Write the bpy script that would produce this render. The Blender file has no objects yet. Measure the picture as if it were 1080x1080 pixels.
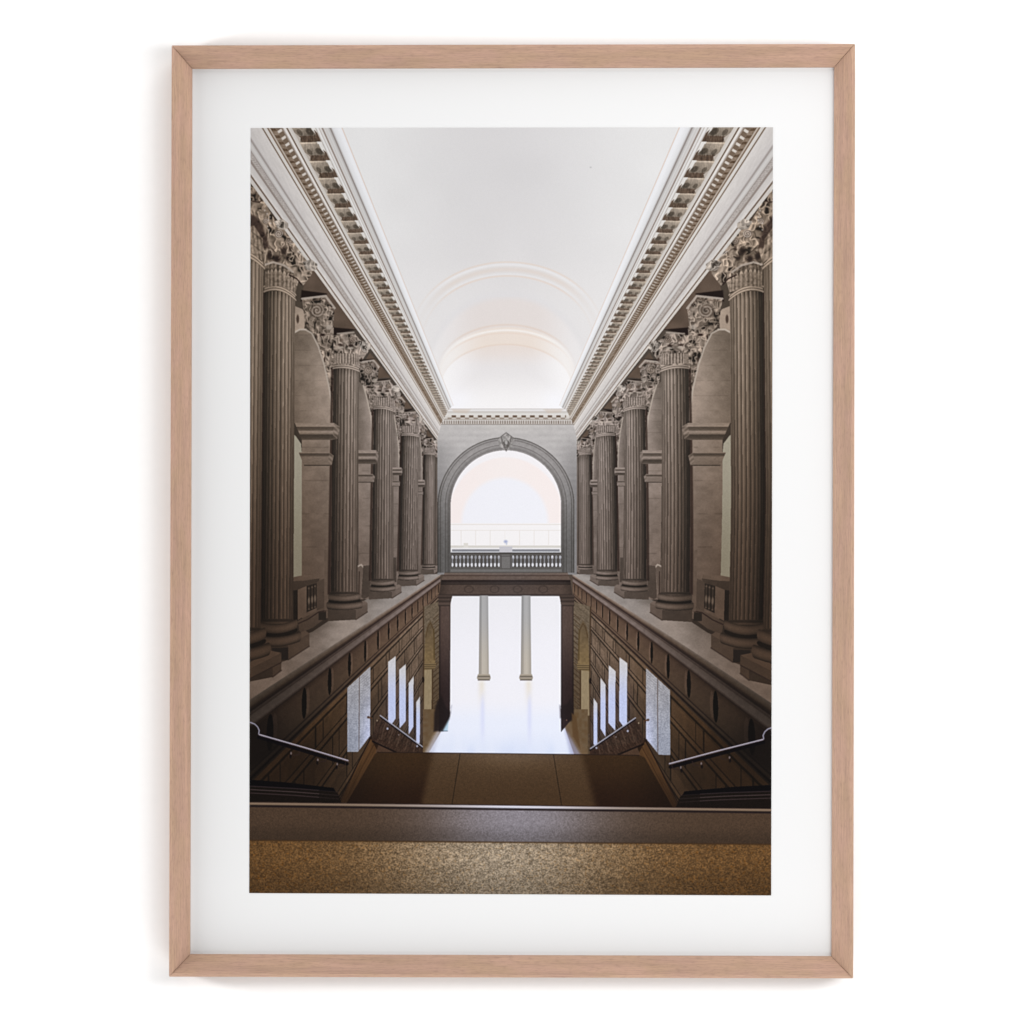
import bpy, bmesh, math
import numpy as np
from mathutils import Vector, Matrix

# ------------------------------------------------------------------ camera, light, exposure
sc = bpy.context.scene
# everything is laid out flat in x, y with z toward the viewer, then stood upright at eye height
UPRIGHT = Matrix.Translation((0, 0, 1.5)) @ Matrix.Rotation(math.radians(90), 4, 'X')
CAM_D = 2.6                       # metres from the wall
def P(px, py, z=0.0):
    """point at height z in front of the wall that stands at (px, py) in a 1080 x 1080 view"""
    k = (CAM_D - z) / CAM_D / 1200.0
    return Vector(((px - 540) * k, (540 - py) * k, z))

cam = bpy.data.objects.new('camera', bpy.data.cameras.new('camera'))
sc.collection.objects.link(cam)
cam.matrix_world = UPRIGHT @ Matrix.Translation((0, 0, CAM_D))
cam.data.sensor_width = 36
cam.data.lens = 36 * CAM_D / 0.9
cam.data.clip_start = .05
cam.data.clip_end = 50
sc.camera = cam

w = bpy.data.worlds.new("World"); sc.world = w; w.use_nodes = True
w.node_tree.nodes['Background'].inputs[0].default_value = (1, 1, 1, 1)
w.node_tree.nodes['Background'].inputs[1].default_value = 0.0

def area(name, loc, target, sx, sy, power, col=(1, 1, 1)):
    L = bpy.data.lights.new(name, 'AREA'); L.shape = 'RECTANGLE'; L.size = sx; L.size_y = sy
    L.energy = power; L.color = col
    o = bpy.data.objects.new(name, L); sc.collection.objects.link(o)
    q = (Vector(target) - Vector(loc)).to_track_quat('-Z', 'Y')
    o.matrix_world = UPRIGHT @ Matrix.Translation(loc) @ q.to_matrix().to_4x4()
    return o
area('softbox_right', (.95, .13, 1.18), (0, 0, 0), .5, 1.0, 12.0)
area('softbox_near_front', (.4, .2, 1.6), (0, 0, 0), .5, .8, 4.4)
area('softbox_far_right', (1.6, .25, .8), (0, 0, 0), .5, 1.0, 7.4)
area('softbox_left', (-1.6, 0, .35), (0, 0, 0), .2, 1.5, 26.5)
area('softbox_above', (0, 1.4, 1.0), (0, 0, 0), 1.6, .5, 9.0)
area('striplight_above', (0, 1.2, .4), (0, 0, 0), 1.2, .3, 3.4)
area('softbox_below', (0, -1.2, .8), (0, 0, 0), 1.2, .5, 7.2)
area('striplight_below', (0, -1.3, .4), (0, 0, 0), 1.2, .3, 5.2)

sc.view_settings.view_transform = 'Standard'
sc.view_settings.look = 'None'
sc.view_settings.exposure = 0
sc.view_settings.gamma = 1
sc.view_settings.use_curve_mapping = False

# ----------------------------------------------------------------------------
# THE PRINTED PHOTOGRAPH: a flat picture of a museum staircase hall, drawn here
# by code (flat ink on paper), in units of one 1080th of the whole view
# ----------------------------------------------------------------------------
SC = 3
CX0, CY0, CW, CH = 260, 130, 560, 818
W, H = CW * SC, CH * SC
IMG = np.zeros((H, W, 3), np.float32) + np.array((84, 74, 68), np.float32)
PX = (CX0 + (np.arange(W, dtype=np.float32) + .5) / SC)[None, :].repeat(H, 0)
PY = (CY0 + (np.arange(H, dtype=np.float32) + .5) / SC)[:, None].repeat(W, 1)

def sstep(a, b, x):
    t = np.clip((x - a) / (b - a), 0, 1)
    return t * t * (3 - 2 * t)

def _hash(ix, iy, seed):
    h = (ix.astype(np.int64) * 374761393 + iy.astype(np.int64) * 668265263 + seed * 974634777) & 0xFFFFFFFF
    h = ((h ^ (h >> 13)) * 1274126177) & 0xFFFFFFFF
    h = h ^ (h >> 16)
    return (h & 0xFFFF).astype(np.float32) / 65535.

def noise(x, y, seed=0):
    ix = np.floor(x); iy = np.floor(y)
    fx = x - ix; fy = y - iy
    fx = fx * fx * (3 - 2 * fx); fy = fy * fy * (3 - 2 * fy)
    a = _hash(ix, iy, seed); b = _hash(ix + 1, iy, seed)
    c = _hash(ix, iy + 1, seed); d = _hash(ix + 1, iy + 1, seed)
    return (a * (1 - fx) + b * fx) * (1 - fy) + (c * (1 - fx) + d * fx) * fy - .5

def C(*v):
    return np.array(v, np.float32)

def mix(a, b, t):
    t = np.asarray(t, np.float32)
    if t.ndim: t = t[..., None]
    return a * (1 - t) + b * t

class Side:
    """coordinate frame to draw in: X, Y are picture positions seen from the left half"""
    def __init__(self, mirror, seed):
        self.mirror = mirror; self.seed = seed
        if not mirror:
            self.X, self.Y = PX, PY
            self.cmin, self.cmax = 0, int((536 - CX0) * SC)
        else:
            k = 1.077 - .022 * sstep(500, 750, PY)
            self.X = 532 - (PX - 532) / k
            self.Y = PY - .019 * (PX - 532) * sstep(600, 780, PY) * np.where(PX > 532, 1, 0)
            self.cmin, self.cmax = int((528 - CX0) * SC), W
    def box(self, x0, y0, x1, y1, pad=1):
        if self.mirror:
            a = 532 + (532 - x1) * 1.05 - 2; b = 532 + (532 - x0) * 1.08 + 2
            y1 = y1 + 7
        else:
            a, b = x0, x1
        c0 = max(self.cmin, int((a - pad - CX0) * SC)); c1 = min(self.cmax, int((b + pad - CX0) * SC) + 1)
        r0 = max(0, int((y0 - pad - CY0) * SC)); r1 = min(H, int((y1 + pad - CY0) * SC) + 1)
        if c1 <= c0 or r1 <= r0: return None
        return slice(r0, r1), slice(c0, c1)
    def fill(self, x0, y0, x1, y1, f, mask=None, pad=1):
        b = self.box(x0, y0, x1, y1, pad)
        if b is None: return
        x = self.X[b]; y = self.Y[b]
        m = (x >= x0) & (x <= x1) & (y >= y0) & (y <= y1) if mask is None else mask(x, y)
        self.put(b, x, y, m, f)
    def put(self, b, x, y, m, f, a=1.):
        m = m.astype(np.float32) * a
        c = f(x, y) if callable(f) else f
        d = IMG[b]
        d[:] = d * (1 - m[..., None]) + c * m[..., None]
    def poly(self, pts, f, a=1., soft=0.):
        xs = [p[0] for p in pts]; ys = [p[1] for p in pts]
        b = self.box(min(xs), min(ys), max(xs), max(ys), 1 + 2 * soft)
        if b is None: return
        x = self.X[b]; y = self.Y[b]
        ins = np.zeros(x.shape, bool)
        n = len(pts)
        dist = np.full(x.shape, 1e9, np.float32) if soft else None
        for i in range(n):
            xa, ya = pts[i]; xb, yb = pts[(i + 1) % n]
            if ya != yb:
                c = ((ya > y) != (yb > y)) & (x < (xb - xa) * (y - ya) / (yb - ya) + xa)
                ins ^= c
            if soft:
                L2 = (xb - xa) ** 2 + (yb - ya) ** 2 + 1e-9
                t = np.clip(((x - xa) * (xb - xa) + (y - ya) * (yb - ya)) / L2, 0, 1)
                dist = np.minimum(dist, np.hypot(x - xa - t * (xb - xa), y - ya - t * (yb - ya)))
        if soft:
            sd = np.where(ins, dist, -dist)
            m = sstep(-soft, soft, sd)
        else:
            m = ins
        self.put(b, x, y, m, f, a)
    def line(self, pts, w, c, a=1., soft=.35):
        xs = [p[0] for p in pts]; ys = [p[1] for p in pts]
        b = self.box(min(xs) - w, min(ys) - w, max(xs) + w, max(ys) + w, 2)
        if b is None: return
        x = self.X[b]; y = self.Y[b]
        dist = np.full(x.shape, 1e9, np.float32)
        for i in range(len(pts) - 1):
            xa, ya = pts[i]; xb, yb = pts[i + 1]
            L2 = (xb - xa) ** 2 + (yb - ya) ** 2 + 1e-9
            t = np.clip(((x - xa) * (xb - xa) + (y - ya) * (yb - ya)) / L2, 0, 1)
            dist = np.minimum(dist, np.hypot(x - xa - t * (xb - xa), y - ya - t * (yb - ya)))
        self.put(b, x, y, 1 - sstep(w / 2 - soft, w / 2 + soft, dist), c, a)
    def blob(self, cx, cy, rx, ry, c, a=1., hard=.5):
        b = self.box(cx - rx, cy - ry, cx + rx, cy + ry, 1)
        if b is None: return
        x = self.X[b]; y = self.Y[b]
        r = np.hypot((x - cx) / rx, (y - cy) / ry)
        self.put(b, x, y, 1 - sstep(hard, 1, r), c, a)

def tone(x, y):
    """stone colour down the colonnade as the picture shows it"""
    t = sstep(262, 462, x)[..., None]; v = sstep(300, 690, y)[..., None]
    near = C(128, 113, 99) * (1 - v) + C(62, 49, 40) * v
    far = C(146, 136, 130) * (1 - v) + C(103, 92, 87) * v
    return near * (1 - t) + far * t

VX, VY = 532., 562.

# entablature: long mouldings as (slope from the vanishing point, colour)
ENT = [(1.385, (196, 190, 184)), (1.402, (198, 192, 187)), (1.403, (112, 96, 84)), (1.413, (112, 96, 84)), (1.414, (206, 201, 198)),
       (1.455, (192, 187, 184)), (1.459, (140, 129, 123)), (1.468, (140, 129, 123)), (1.474, (172, 165, 160)), (1.500, (168, 160, 156)),
       (1.504, (143, 134, 129)), (1.512, (190, 186, 183)), (1.527, (202, 198, 196)), (1.540, (190, 186, 184)), (1.548, (150, 142, 138)),
       (1.556, (165, 158, 155)), (1.562, (196, 191, 189)), (1.660, (205, 200, 197)), (1.668, (196, 190, 186)), (1.670, (110, 92, 76)),
       (1.677, (110, 92, 76)), (1.679, (204, 200, 196)), (1.690, (200, 195, 190)), (1.700, (206, 202, 198)), (1.703, (190, 184, 178)),
       (1.706, (112, 92, 76)), (1.714, (118, 98, 82)), (1.717, (178, 168, 158)), (1.726, (170, 160, 150)), (1.730, (116, 100, 86)),
       (1.765, (122, 106, 92)), (1.770, (140, 126, 114)), (1.810, (140, 126, 114)), (1.816, (104, 88, 76)), (1.822, (194, 188, 182)),
       (1.820, (196, 190, 184)), (1.824, (120, 104, 92)), (1.829, (186, 180, 175)), (1.838, (212, 208, 205)), (1.853, (210, 206, 202)),
       (1.857, (98, 80, 66)), (1.866, (98, 80, 66)), (1.869, (198, 193, 188)), (1.905, (192, 186, 180)), (1.910, (70, 54, 42)),
       (2.135, (84, 66, 52)), (2.150, (208, 206, 204)), (2.178, (216, 214, 213)), (2.182, (150, 138, 130)), (2.190, (208, 205, 203)),
       (2.210, (202, 199, 197)), (2.218, (124, 109, 99)), (2.230, (150, 139, 132)), (2.238, (200, 197, 196)), (2.262, (190, 187, 185)),
       (2.280, (200, 198, 197)), (2.312, (172, 168, 166)), (2.322, (124, 116, 112)), (2.335, (156, 150, 147)), (2.348, (200, 199, 200)),
       (2.37, (212, 212, 214)), (2.44, (224, 224, 227)), (2.485, (222, 222, 225)), (2.490, (208, 186, 172)), (2.500, (205, 188, 178)), (2.51, (216, 216, 217))]

def ent_color(x, y, seed):
    s = np.maximum(VX - x, 1); m = (VY - y) / s
    ms = np.array([e[0] for e in ENT]); out = np.empty(x.shape + (3,), np.float32)
    for k in range(3):
        out[..., k] = np.interp(m, ms, np.array([e[1][k] for e in ENT], float))
    D = 1e3 / s
    far = sstep(240, 60, s)
    # frieze mottling
    fr = ((m > 1.565) & (m < 1.66)) | (m < 1.45)
    out += np.where(fr, noise(D * 14, m * 90, seed) * 9 + noise(x * 1.2, y * 1.2, seed) * 5, 0)[..., None]
    d0 = 1e3 / np.maximum(VY - y, 1)
    # little egg rows of the lower moulding
    r1 = (m > 1.472) & (m < 1.503)
    out += np.where(r1, np.sin(d0 / .014 * 2 * np.pi) * 9 * np.clip(s / 200, .2, 1) + noise(x * 1.4, y * 1.4, seed) * 30, 0)[..., None]
    # zigzag dentils
    r2 = (m > 1.770) & (m < 1.818)
    d3 = 1e3 / np.maximum(VY - y, 1)
    ph = (d3 / .0407 + (m - 1.768) * 9) % 1.0
    den = np.where((ph < .36) & (m < 1.812), 1., 0.)
    out = np.where(r2[..., None], mix(C(112, 97, 84), C(198, 191, 184), den * (1 - .45 * far)), out)
    r2b = (m > 1.73) & (m < 1.768)
    out += np.where(r2b, np.where(((d0 / .0407 + .4) % 1.) < .4, -26, 10) + noise(x, y, seed) * 26 , 0)[..., None]
    # modillions: block positions go with 1/(height above the horizon)
    d = 1e3 / np.maximum(VY - y, 1)
    q = (d - 2.425) / .1222
    # blocks lean: the further left edge hangs lower
    f = (q + (m - 2.0) * .15) % 1.0
    idx = np.floor(q)
    w = (m - 1.905) / (2.14 - 1.905)
    on = (w > 0) & (w < 1)
    col = np.empty_like(out)
    base = C(132, 121, 109)
    nz = noise(D * 60, m * 60, seed + 3) + .6 * noise(x * .9, y * .9, seed + 5)
    g = np.clip(1.14 - .30 * sstep(.0, .75, f) + nz * .22, .3, 1.35) * (1.08 - .16 * sstep(.1, .9, w))
    g = g * (1 + .22 * ((f > .02) & (f < .10)))
    col[:] = base * g[..., None]
    ros = np.hypot((w - .66) / .17, (f - .50) / .19)
    col = np.where((ros < 1)[..., None], col * (.58 + .28 * np.abs(ros - .45)[..., None]), col)
    ros2 = np.hypot((w - .22) / .10, (f - .52) / .16)
    col = np.where((ros2 < 1)[..., None], col * .72, col)
    dark = ((f > .70 + .05 * nz) | (f < .015)) & (w > .10)
    col = np.where(dark[..., None], C(84, 70, 60) * (1 + nz[..., None] * .5), col)
    # pale fascia showing between blocks at the lower edge
    lw = .0 + .15 * np.clip(1 - np.abs(f - .78) / .26, 0, 1)
    col = np.where((w < lw)[..., None], C(172, 163, 154), col)
    # pale notch toward the ceiling side, and the dark tooth under it
    edge = .80 - .04 * (f < .12)
    nt = (w > edge) & (f < .44)
    nt |= (w > edge + (f - .44) * .45) & (f >= .44) & (f < .72) & (w < edge + .115 - (f - .44) * .05)
    col = np.where(nt[..., None], C(212, 209, 206), col)
    tooth = (w > edge + .09) & (f > .40) & (w < .985) & (w - edge - .09 < (f - .40) * .55)
    col = np.where(tooth[..., None], C(84, 68, 57), col)
    col = np.where(((w >= .985) | ((w > edge + .09) & ~tooth & (f > .40)))[..., None], C(210, 207, 204), col)
    soft = sstep(95, 60, s)[..., None]
    col = col * (1 - soft * .30) + C(186, 176, 166) * soft * .30
    col = mix(col, C(176, 166, 156), .25 * far)
    out = np.where(on[..., None], col, out)
    # overall fall of light
    fade = 1 + .03 * sstep(150, 60, s) - .04 * sstep(170, 270, s) * (m < 1.7)
    return out * fade[..., None]

def carved(sd, pts, base, seed, sc=1., contrast=1., soft=.25):
    """a patch of carved stone leaves: rounded ridges, soft shade between, a few deep holes"""
    def f(x, y):
        b = base(x, y) if callable(base) else base
        wx = x + noise(x / 4 / sc, y / 4 / sc, seed + 5) * 4 * sc
        wy = y + noise(x / 4 / sc, y / 4 / sc, seed + 6) * 4 * sc
        def hgt(u, v):
            a = 1 - 2 * np.abs(noise(u / 3.4 / sc, v / 4.8 / sc, seed)) * 1.5
            return a + .38 * noise(u / 1.5 / sc, v / 1.9 / sc, seed + 1)
        h = hgt(wx, wy); e = .55 * sc
        emb = (hgt(wx + e, wy - e * .9) - h)
        big = noise(x / 7 / sc, y / 6 / sc, seed + 8)
        g = 1 - emb * .62 * contrast + big * .55
        g = g * (.80 + .26 * sstep(.2, 1.05, h))
        hole = sstep(.50, .12, h) * sstep(-.05, -.28, big)
        g = g * (1 - .68 * hole * contrast)
        return b * np.clip(g, .25, 1.42)[..., None]
    sd.poly(pts, f, 1., soft)

def volute(sd, cx, cy, r, light, dark):
    b = sd.box(cx - r, cy - r, cx + r, cy + r, 1)
    if b is None: return
    x = sd.X[b]; y = sd.Y[b]
    rr = np.hypot(x - cx, y - cy) / r; th = np.arctan2(y - cy, x - cx)
    sp = np.cos((rr * 2.6 + th / (2 * np.pi)) * 2 * np.pi)
    c = mix(dark, light, sstep(-.6, .5, sp))
    c = c * (1 - .35 * sstep(.7, 1, rr))[..., None]
    sd.put(b, x, y, 1 - sstep(.75, 1.05, rr), c, .62)

def shaft(sd, xt, xb, hw_t, hw_b, y0, y1, seed, nf, bright=1., arc_t=0, arc_b=0, clip=None):
    """fluted shaft from y0 (neck) to y1 (foot)"""
    hm = max(hw_t, hw_b)
    b = sd.box(min(xt, xb) - hm, y0 - 1, max(xt, xb) + hm, y1 + abs(arc_b) + 1)
    if b is None: return
    x = sd.X[b]; y = sd.Y[b]
    t = np.clip((y - y0) / (y1 - y0), 0, 1)
    cx = xt + (xb - xt) * t; hw = hw_t + (hw_b - hw_t) * t
    u = (x - cx) / hw
    m = (np.abs(u) < 1) & (y > y0) & (y < y1 + arc_b * np.sqrt(np.clip(1 - u * u, 0, 1)))
    uc = np.clip(u, -1, 1); ht_ = hw_t
    ph = (np.arcsin(uc) / np.pi + .5) * nf
    f = ph % 1.0
    flute = np.where(f < .17, 1.20, .66 + .44 * sstep(.22, 1.0, f)) - .10 * (f > .93)
    dens = np.clip(1.3 - np.abs(uc) ** 2, .3, 1) * np.clip(ht_ / 9, .6, 1)
    cyl = .66 + .42 * sstep(-1, .35, u) - .20 * sstep(.55, 1.0, u)
    cyl = cyl * (1 - .42 * sstep(-.55, -1, u))
    idn = noise(np.floor(ph) * 3.1, y * 0 + 2, seed) * .16
    g = cyl * (1 + (flute - 1) * dens * 1.0 + idn)
    g = g * (1 + noise(x * .8, y * .12, seed + 2) * .10 + noise(x * 2, y * 2, seed + 4) * .05)
    g = g * (1 - .25 * (1 - sstep(0, 10, y - y0)) * (f > .2))
    sd.put(b, x, y, m, tone(x, y) * (g * bright)[..., None])

def ring(sd, cx, hw, y0, y1, curv, tilt, seed, dark=.55, light=1.15, nb=2, bright=1.):
    """a round moulding about a shaft, between y0 and y1, bent by perspective"""
    b = sd.box(cx - hw, min(y0, y0 + curv) - abs(tilt) - 2, cx + hw, max(y1, y1 + curv) + abs(tilt) + 2)
    if b is None: return
    x = sd.X[b]; y = sd.Y[b]
    v0 = (y - y0) / (y1 - y0)
    u = (x - cx) / hw
    off = curv * (u * u) + tilt * u
    v = (y - off - y0) / (y1 - y0)
    bul = np.sqrt(np.clip(1 - u * u, 0, 1))
    vv = np.clip(2 * v - 1, -1, 1) if nb == 1 else v * 0
    edge = 1 - (.09 * (1 - np.sqrt(1 - vv * vv * .98)) if nb == 1 else .035 * np.abs(np.sin(v * nb * np.pi) - 1))
    m = (np.abs(u) < edge) & (v > 0) & (v < 1)
    s = np.sin(v * nb * np.pi % np.pi)
    g = dark + (light - dark) * s ** .7
    g = g * (.82 + .25 * sstep(-1, .3, u) - .1 * sstep(.75, 1, u))
    g = g * (1 + noise(x, y, seed) * .08)
    sd.put(b, x, y, m, tone(x, y) * (g * bright)[..., None])

def stone(g=1., seed=1, amp=.10, courses=None):
    def f(x, y):
        n = 1 + noise(x / 6, y / 5, seed) * amp + noise(x / 1.5, y / 1.2, seed + 1) * amp * .6 + noise(x / 16, y / 14, seed + 2) * amp
        c = tone(x, y) * (g * n)[..., None]
        if courses:
            k = ((y - courses[0]) / courses[1]) % 1.0
            c = c * (1 - .09 * (k < .045) * sstep(-.3, .2, noise(x / 5, y / 9, seed + 7)))[..., None]
        return c
    return f

def side(sd):
    S = sd.seed
    # ---------------- back of the colonnade, in shade
    def back(x, y):
        g = .56 + .1 * sstep(480, 600, y) + noise(x / 5, y / 9, S) * .05
        return tone(x, y) * g[..., None]
    sd.poly([(255, 130), (533, 130), (533, 562), (462, 606), (255, 735)], back) if False else None
    sd.fill(250, 130, 461.5, 745, back, lambda x, y: (x < 461.8) & ((VY - y) < 1.41 * (VX - x)) & ((VY - y) > -.70 * (VX - x)))
    # soffit panels: lit a little more between the black shadow lines
    def soff(x, y):
        n = 1 + noise(x / 8, y / 8, S) * .15
        return C(92, 79, 70) * n[..., None]
    sd.poly([(326, 281), (333, 276), (376, 348), (350, 345), (318, 312)], soff)
    sd.poly([(390, 372), (412, 398), (399, 399), (386, 379)], soff)
    sd.poly([(420, 412), (435, 431), (427, 431), (417, 419)], soff)
    sd.poly([(447, 448), (457, 462), (452, 461), (445, 452)], soff)
    for p in ([(318, 306), (345, 309.5), (343, 313), (330, 314), (317, 318)], [(348, 345), (376, 347.5), (360, 351), (352, 354)],
              [(380, 379.5), (395, 378.5), (384, 384), (380, 385)], [(396, 400.5), (411, 399.5), (402, 402.5), (397, 404)],
              [(420, 417), (425, 416), (420, 421)], [(426, 432.5), (436, 431), (428, 435)], [(449, 461), (455, 461), (450, 464)]):
        sd.poly(p, C(30, 22, 20), 1, .9)
    # ---------------- arches and piers between the columns
    A = [dict(x0=309, soffit=[(309, 347), (322, 347.5), (329, 351.5), (336, 366), (342, 385), (347, 408), (350, 428), (351.5, 446), (309, 446)],
              rim=[(322, 347.5), (329, 351.5), (336, 366), (342, 385), (347, 408), (350, 428), (351.5, 446)],
              span=[(326, 345), (352, 344), (352.5, 392), (352.5, 446), (351.5, 446), (350, 428), (347, 408), (342, 385), (336, 366), (330, 351)],
              cons=[(318.5, 315), (343.5, 312), (353, 325), (351, 346), (344, 352), (330, 352), (322, 342)], vol=(334.3, 327.5, 8.5),
              pier=(318.5, 350, 464, 652), imp=(311, 358.5, 446, 464), imp2=(315, 352, 477, 491.5), cs=(369, 16)),
         dict(x0=378, soffit=[(378, 402), (383, 406), (387, 420), (391, 438), (393, 455), (393.5, 475), (378, 475)],
              rim=[(383, 406), (387, 420), (391, 438), (393, 455), (393.8, 475)],
              span=[(380, 402), (397, 401), (395.5, 440), (394.3, 475), (393.5, 475), (393, 455), (391, 438), (387, 420), (383, 408)],
              cons=[(379, 382), (394, 380), (399.7, 387), (398, 402), (392, 407), (384, 406), (380, 400)], vol=(388.5, 390, 5),
              pier=(378, 393.5, 489, 632), imp=(378, 399.4, 474.6, 489.4), imp2=(378, 395.5, 500, 509), cs=(420, 12)),
         dict(x0=413, soffit=[(413, 436), (416, 440), (418.5, 455), (420.3, 470), (420.8, 494), (413, 494)],
              rim=[(416, 440), (418.5, 455), (420.3, 470), (421, 494)],
              span=[(415, 437), (425, 436), (422.5, 465), (421.2, 494), (420.5, 480), (418, 455)],
              cons=[(414.4, 421), (423, 419), (427, 424), (426, 435), (421, 439), (416, 436)], vol=(420, 427, 3),
              pier=(413, 420.8, 501, 617), imp=(414, 424.6, 493, 501.5), imp2=(414, 422, 507, 513), cs=(450, 9)),
         dict(x0=441, soffit=[(441, 458), (443, 462), (444.5, 475), (445.3, 507), (441, 507)],
              rim=[(443, 462), (444.5, 475), (445.6, 507)],
              span=[(442, 458), (448, 457), (446.4, 480), (445.6, 507), (444.5, 475)],
              cons=[(442, 451), (447, 449.5), (450.5, 453), (449, 461), (446, 463), (443, 460)], vol=(446, 455, 2),
              pier=(441, 445.6, 514, 605), imp=(441, 448.5, 506, 514), imp2=(441, 446.5, 518, 522), cs=(480, 8))]
    for k, a in enumerate(A):
        sd.poly(a['soffit'], lambda x, y, k=k, a=a: stone((1.16, 1.10, 1.0, 1.0)[k], S + k, .10, a['cs'])(x, y) * (.84 + .22 * sstep(a['x0'], a['pier'][1], x) - .14 * sstep(a['imp'][2] - 40, a['imp'][2] - 95, y))[..., None])
        sd.poly(a['span'], stone(1.02, S + 9 + k))
        carved(sd, a['span'], lambda x, y: tone(x, y) * 1.06, S + 20 + k, .75 - .10 * k, .9)
        sd.line(a['rim'], 1.7 - .3 * k, C(176, 164, 152), .75)
        # dark slots down the carved face
        n = 5
        for q in range(1, n):
            i = len(a['rim']) * q / n
            i0 = min(int(i), len(a['rim']) - 2); fr = i - i0
            rx = a['rim'][i0][0] * (1 - fr) + a['rim'][i0 + 1][0] * fr; ry = a['rim'][i0][1] * (1 - fr) + a['rim'][i0 + 1][1] * fr
            sd.blob(rx + 1.6 - .3 * k, ry - 2, .9 - .12 * k, 3.4 - .5 * k, C(52, 40, 36), .9, .6)
        x0, x1, y0, y1 = a['pier']
        sd.fill(x0, y0, x1, y1, stone((1.16, 1.16, 1.06, 1.0)[k], S + 30 + k, .10, (y0 + 7, 35 - 6 * k)))
        sd.fill(x1 - (x1 - x0) * .10, y0, x1, y1, stone(1.24, S + 33 + k, .06))
    # keystone side piece and its pale rim by the nearest column
    sd.poly([(309, 322), (319, 326), (322, 331), (321, 347), (309, 350)], stone(1.18, S + 40))
    sd.blob(314, 336.5, 2.0, 6, C(62, 50, 44), .85, .5)
    sd.line([(310, 351), (316, 347.5), (322.5, 347.5)], 1.8, C(178, 166, 154), .9)
    # pale plaster seen through the first arch
    sd.poly([(308, 456), (312, 460), (317.5, 468), (318.5, 480), (318.5, 607.5), (308, 609)],
            lambda x, y: mix(C(152, 145, 129), C(128, 120, 103), sstep(460, 600, y)) * (1 + noise(x, y, S) * .05)[..., None])
    # consoles with rosettes
    for k, a in enumerate(A):
        carved(sd, a['cons'], lambda x, y: tone(x, y) * 1.0, S + 50 + k, .8 - .12 * k, .9)
        volute(sd, *a['vol'], C(148, 135, 124), C(88, 76, 68))
        c = a['cons']
        sd.line([c[0], c[1], c[2]], 2.2 - .4 * k, C(170, 158, 148), .85)
        sd.line([(c[0][0] + 1, c[0][1] + 3.2 - .6 * k), (c[1][0], c[1][1] + 3.2 - .6 * k), (c[2][0] - 1, c[2][1] + 3 - .5 * k)], .9 - .1 * k, C(96, 82, 74), .8)
        sd.blob(c[3][0] - 4 + k, c[3][1] - 1, 4.4 - k, 3.6 - .8 * k, C(170, 158, 147), .75, .4)
        sd.blob(c[4][0] - 4 + k, c[4][1] + 1.2, 4 - .8 * k, 1.8 - .3 * k, C(34, 24, 22), .9, .4)
    # ---------------- balustrade returns
    sd.poly([(308, 609), (318, 607), (336, 606), (337, 611), (326, 616), (316, 621), (308, 622)], stone(1.2, S + 60))
    sd.poly([(308, 613), (320, 612.5), (337, 610), (336, 614), (325, 618), (316, 622), (308, 623)], stone(.8, S + 61))
    sd.poly([(308, 623), (314, 622), (314, 655), (308, 656)], stone(.45, S + 62))
    sd.poly([(314, 622), (323.5, 618), (323.5, 648), (314, 654)], stone(1.2, S + 63))
    sd.poly([(323.5, 618), (334, 615), (334, 641), (323.5, 646)], stone(.5, S + 64))
    for bx, by in ((325.8, 618), (329.2, 616.8), (332.3, 615.8)):
        sd.line([(bx, by + 1), (bx, by + 24)], .9, C(84, 71, 62), .6)
        sd.blob(bx, by + 15.5, 1.7, 5.5, C(104, 90, 79), .9, .35)
        sd.blob(bx, by + 2.5, 1.4, 1.4, C(96, 82, 72), .8, .3); sd.blob(bx, by + 24.5, 1.5, 1.4, C(92, 78, 68), .8, .3)
    sd.poly([(334, 614), (342, 610), (342, 643), (334, 646)], stone(.95, S + 65))
    sd.poly([(314, 655), (336, 643), (342, 641), (342, 653), (330, 662), (316, 668)], stone(1.0, S + 66))
    sd.line([(315, 657.5), (325, 653), (336, 645.5), (348, 643)], 1.2, C(40, 29, 26), .9)
    sd.poly([(336, 646), (344, 645), (344, 654), (336, 654)], C(40, 34, 30))
    sd.fill(342, 580, 348.5, 644, stone(1.12, S + 67))
    sd.poly([(376, 597), (381, 594.5), (383.5, 597), (382, 606), (380, 626), (376, 630)], stone(1.05, S + 68))
    sd.line([(377, 597.5), (381, 595.5), (383, 598)], 1.6, C(166, 152, 140), .9)
    sd.line([(379, 603), (378.5, 626)], 1.1, C(48, 38, 34), .8)
    sd.poly([(383, 597), (390, 596), (391, 628), (384, 632), (381, 630)], stone(.78, S + 69))
    sd.fill(413.5, 588, 418, 614, stone(.7, S + 70))
    # ---------------- ledge the columns stand on
    def ledge(x, y):
        s = np.maximum(VX - x, 1); m = (y - VY) / s
        n = 1 + noise(x / 9, y / 5, S + 71) * .12 + noise(x / 1.4, y / 1.2, S + 72) * .06
        t = sstep(264, 462, x)
        c = mix(C(104, 89, 79), C(146, 139, 135), t)
        c = mix(c, c * .72, sstep(.60, .46, m) * .8)
        c = mix(c, C(156, 141, 130), .6 * sstep(335, 365, x) * sstep(400, 365, x))
        return c * n[..., None]
    sd.fill(255, 600, 470, 760, ledge, lambda x, y: (x < 469) & (y > np.maximum(605.2, VY + (VX - x) * np.interp(x, [255, 300, 330, 348, 391, 420, 445, 470], [.50, .50, .515, .50, .48, .50, .50, .50]))) & ((y - VY) < .663 * (VX - x)))
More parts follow.
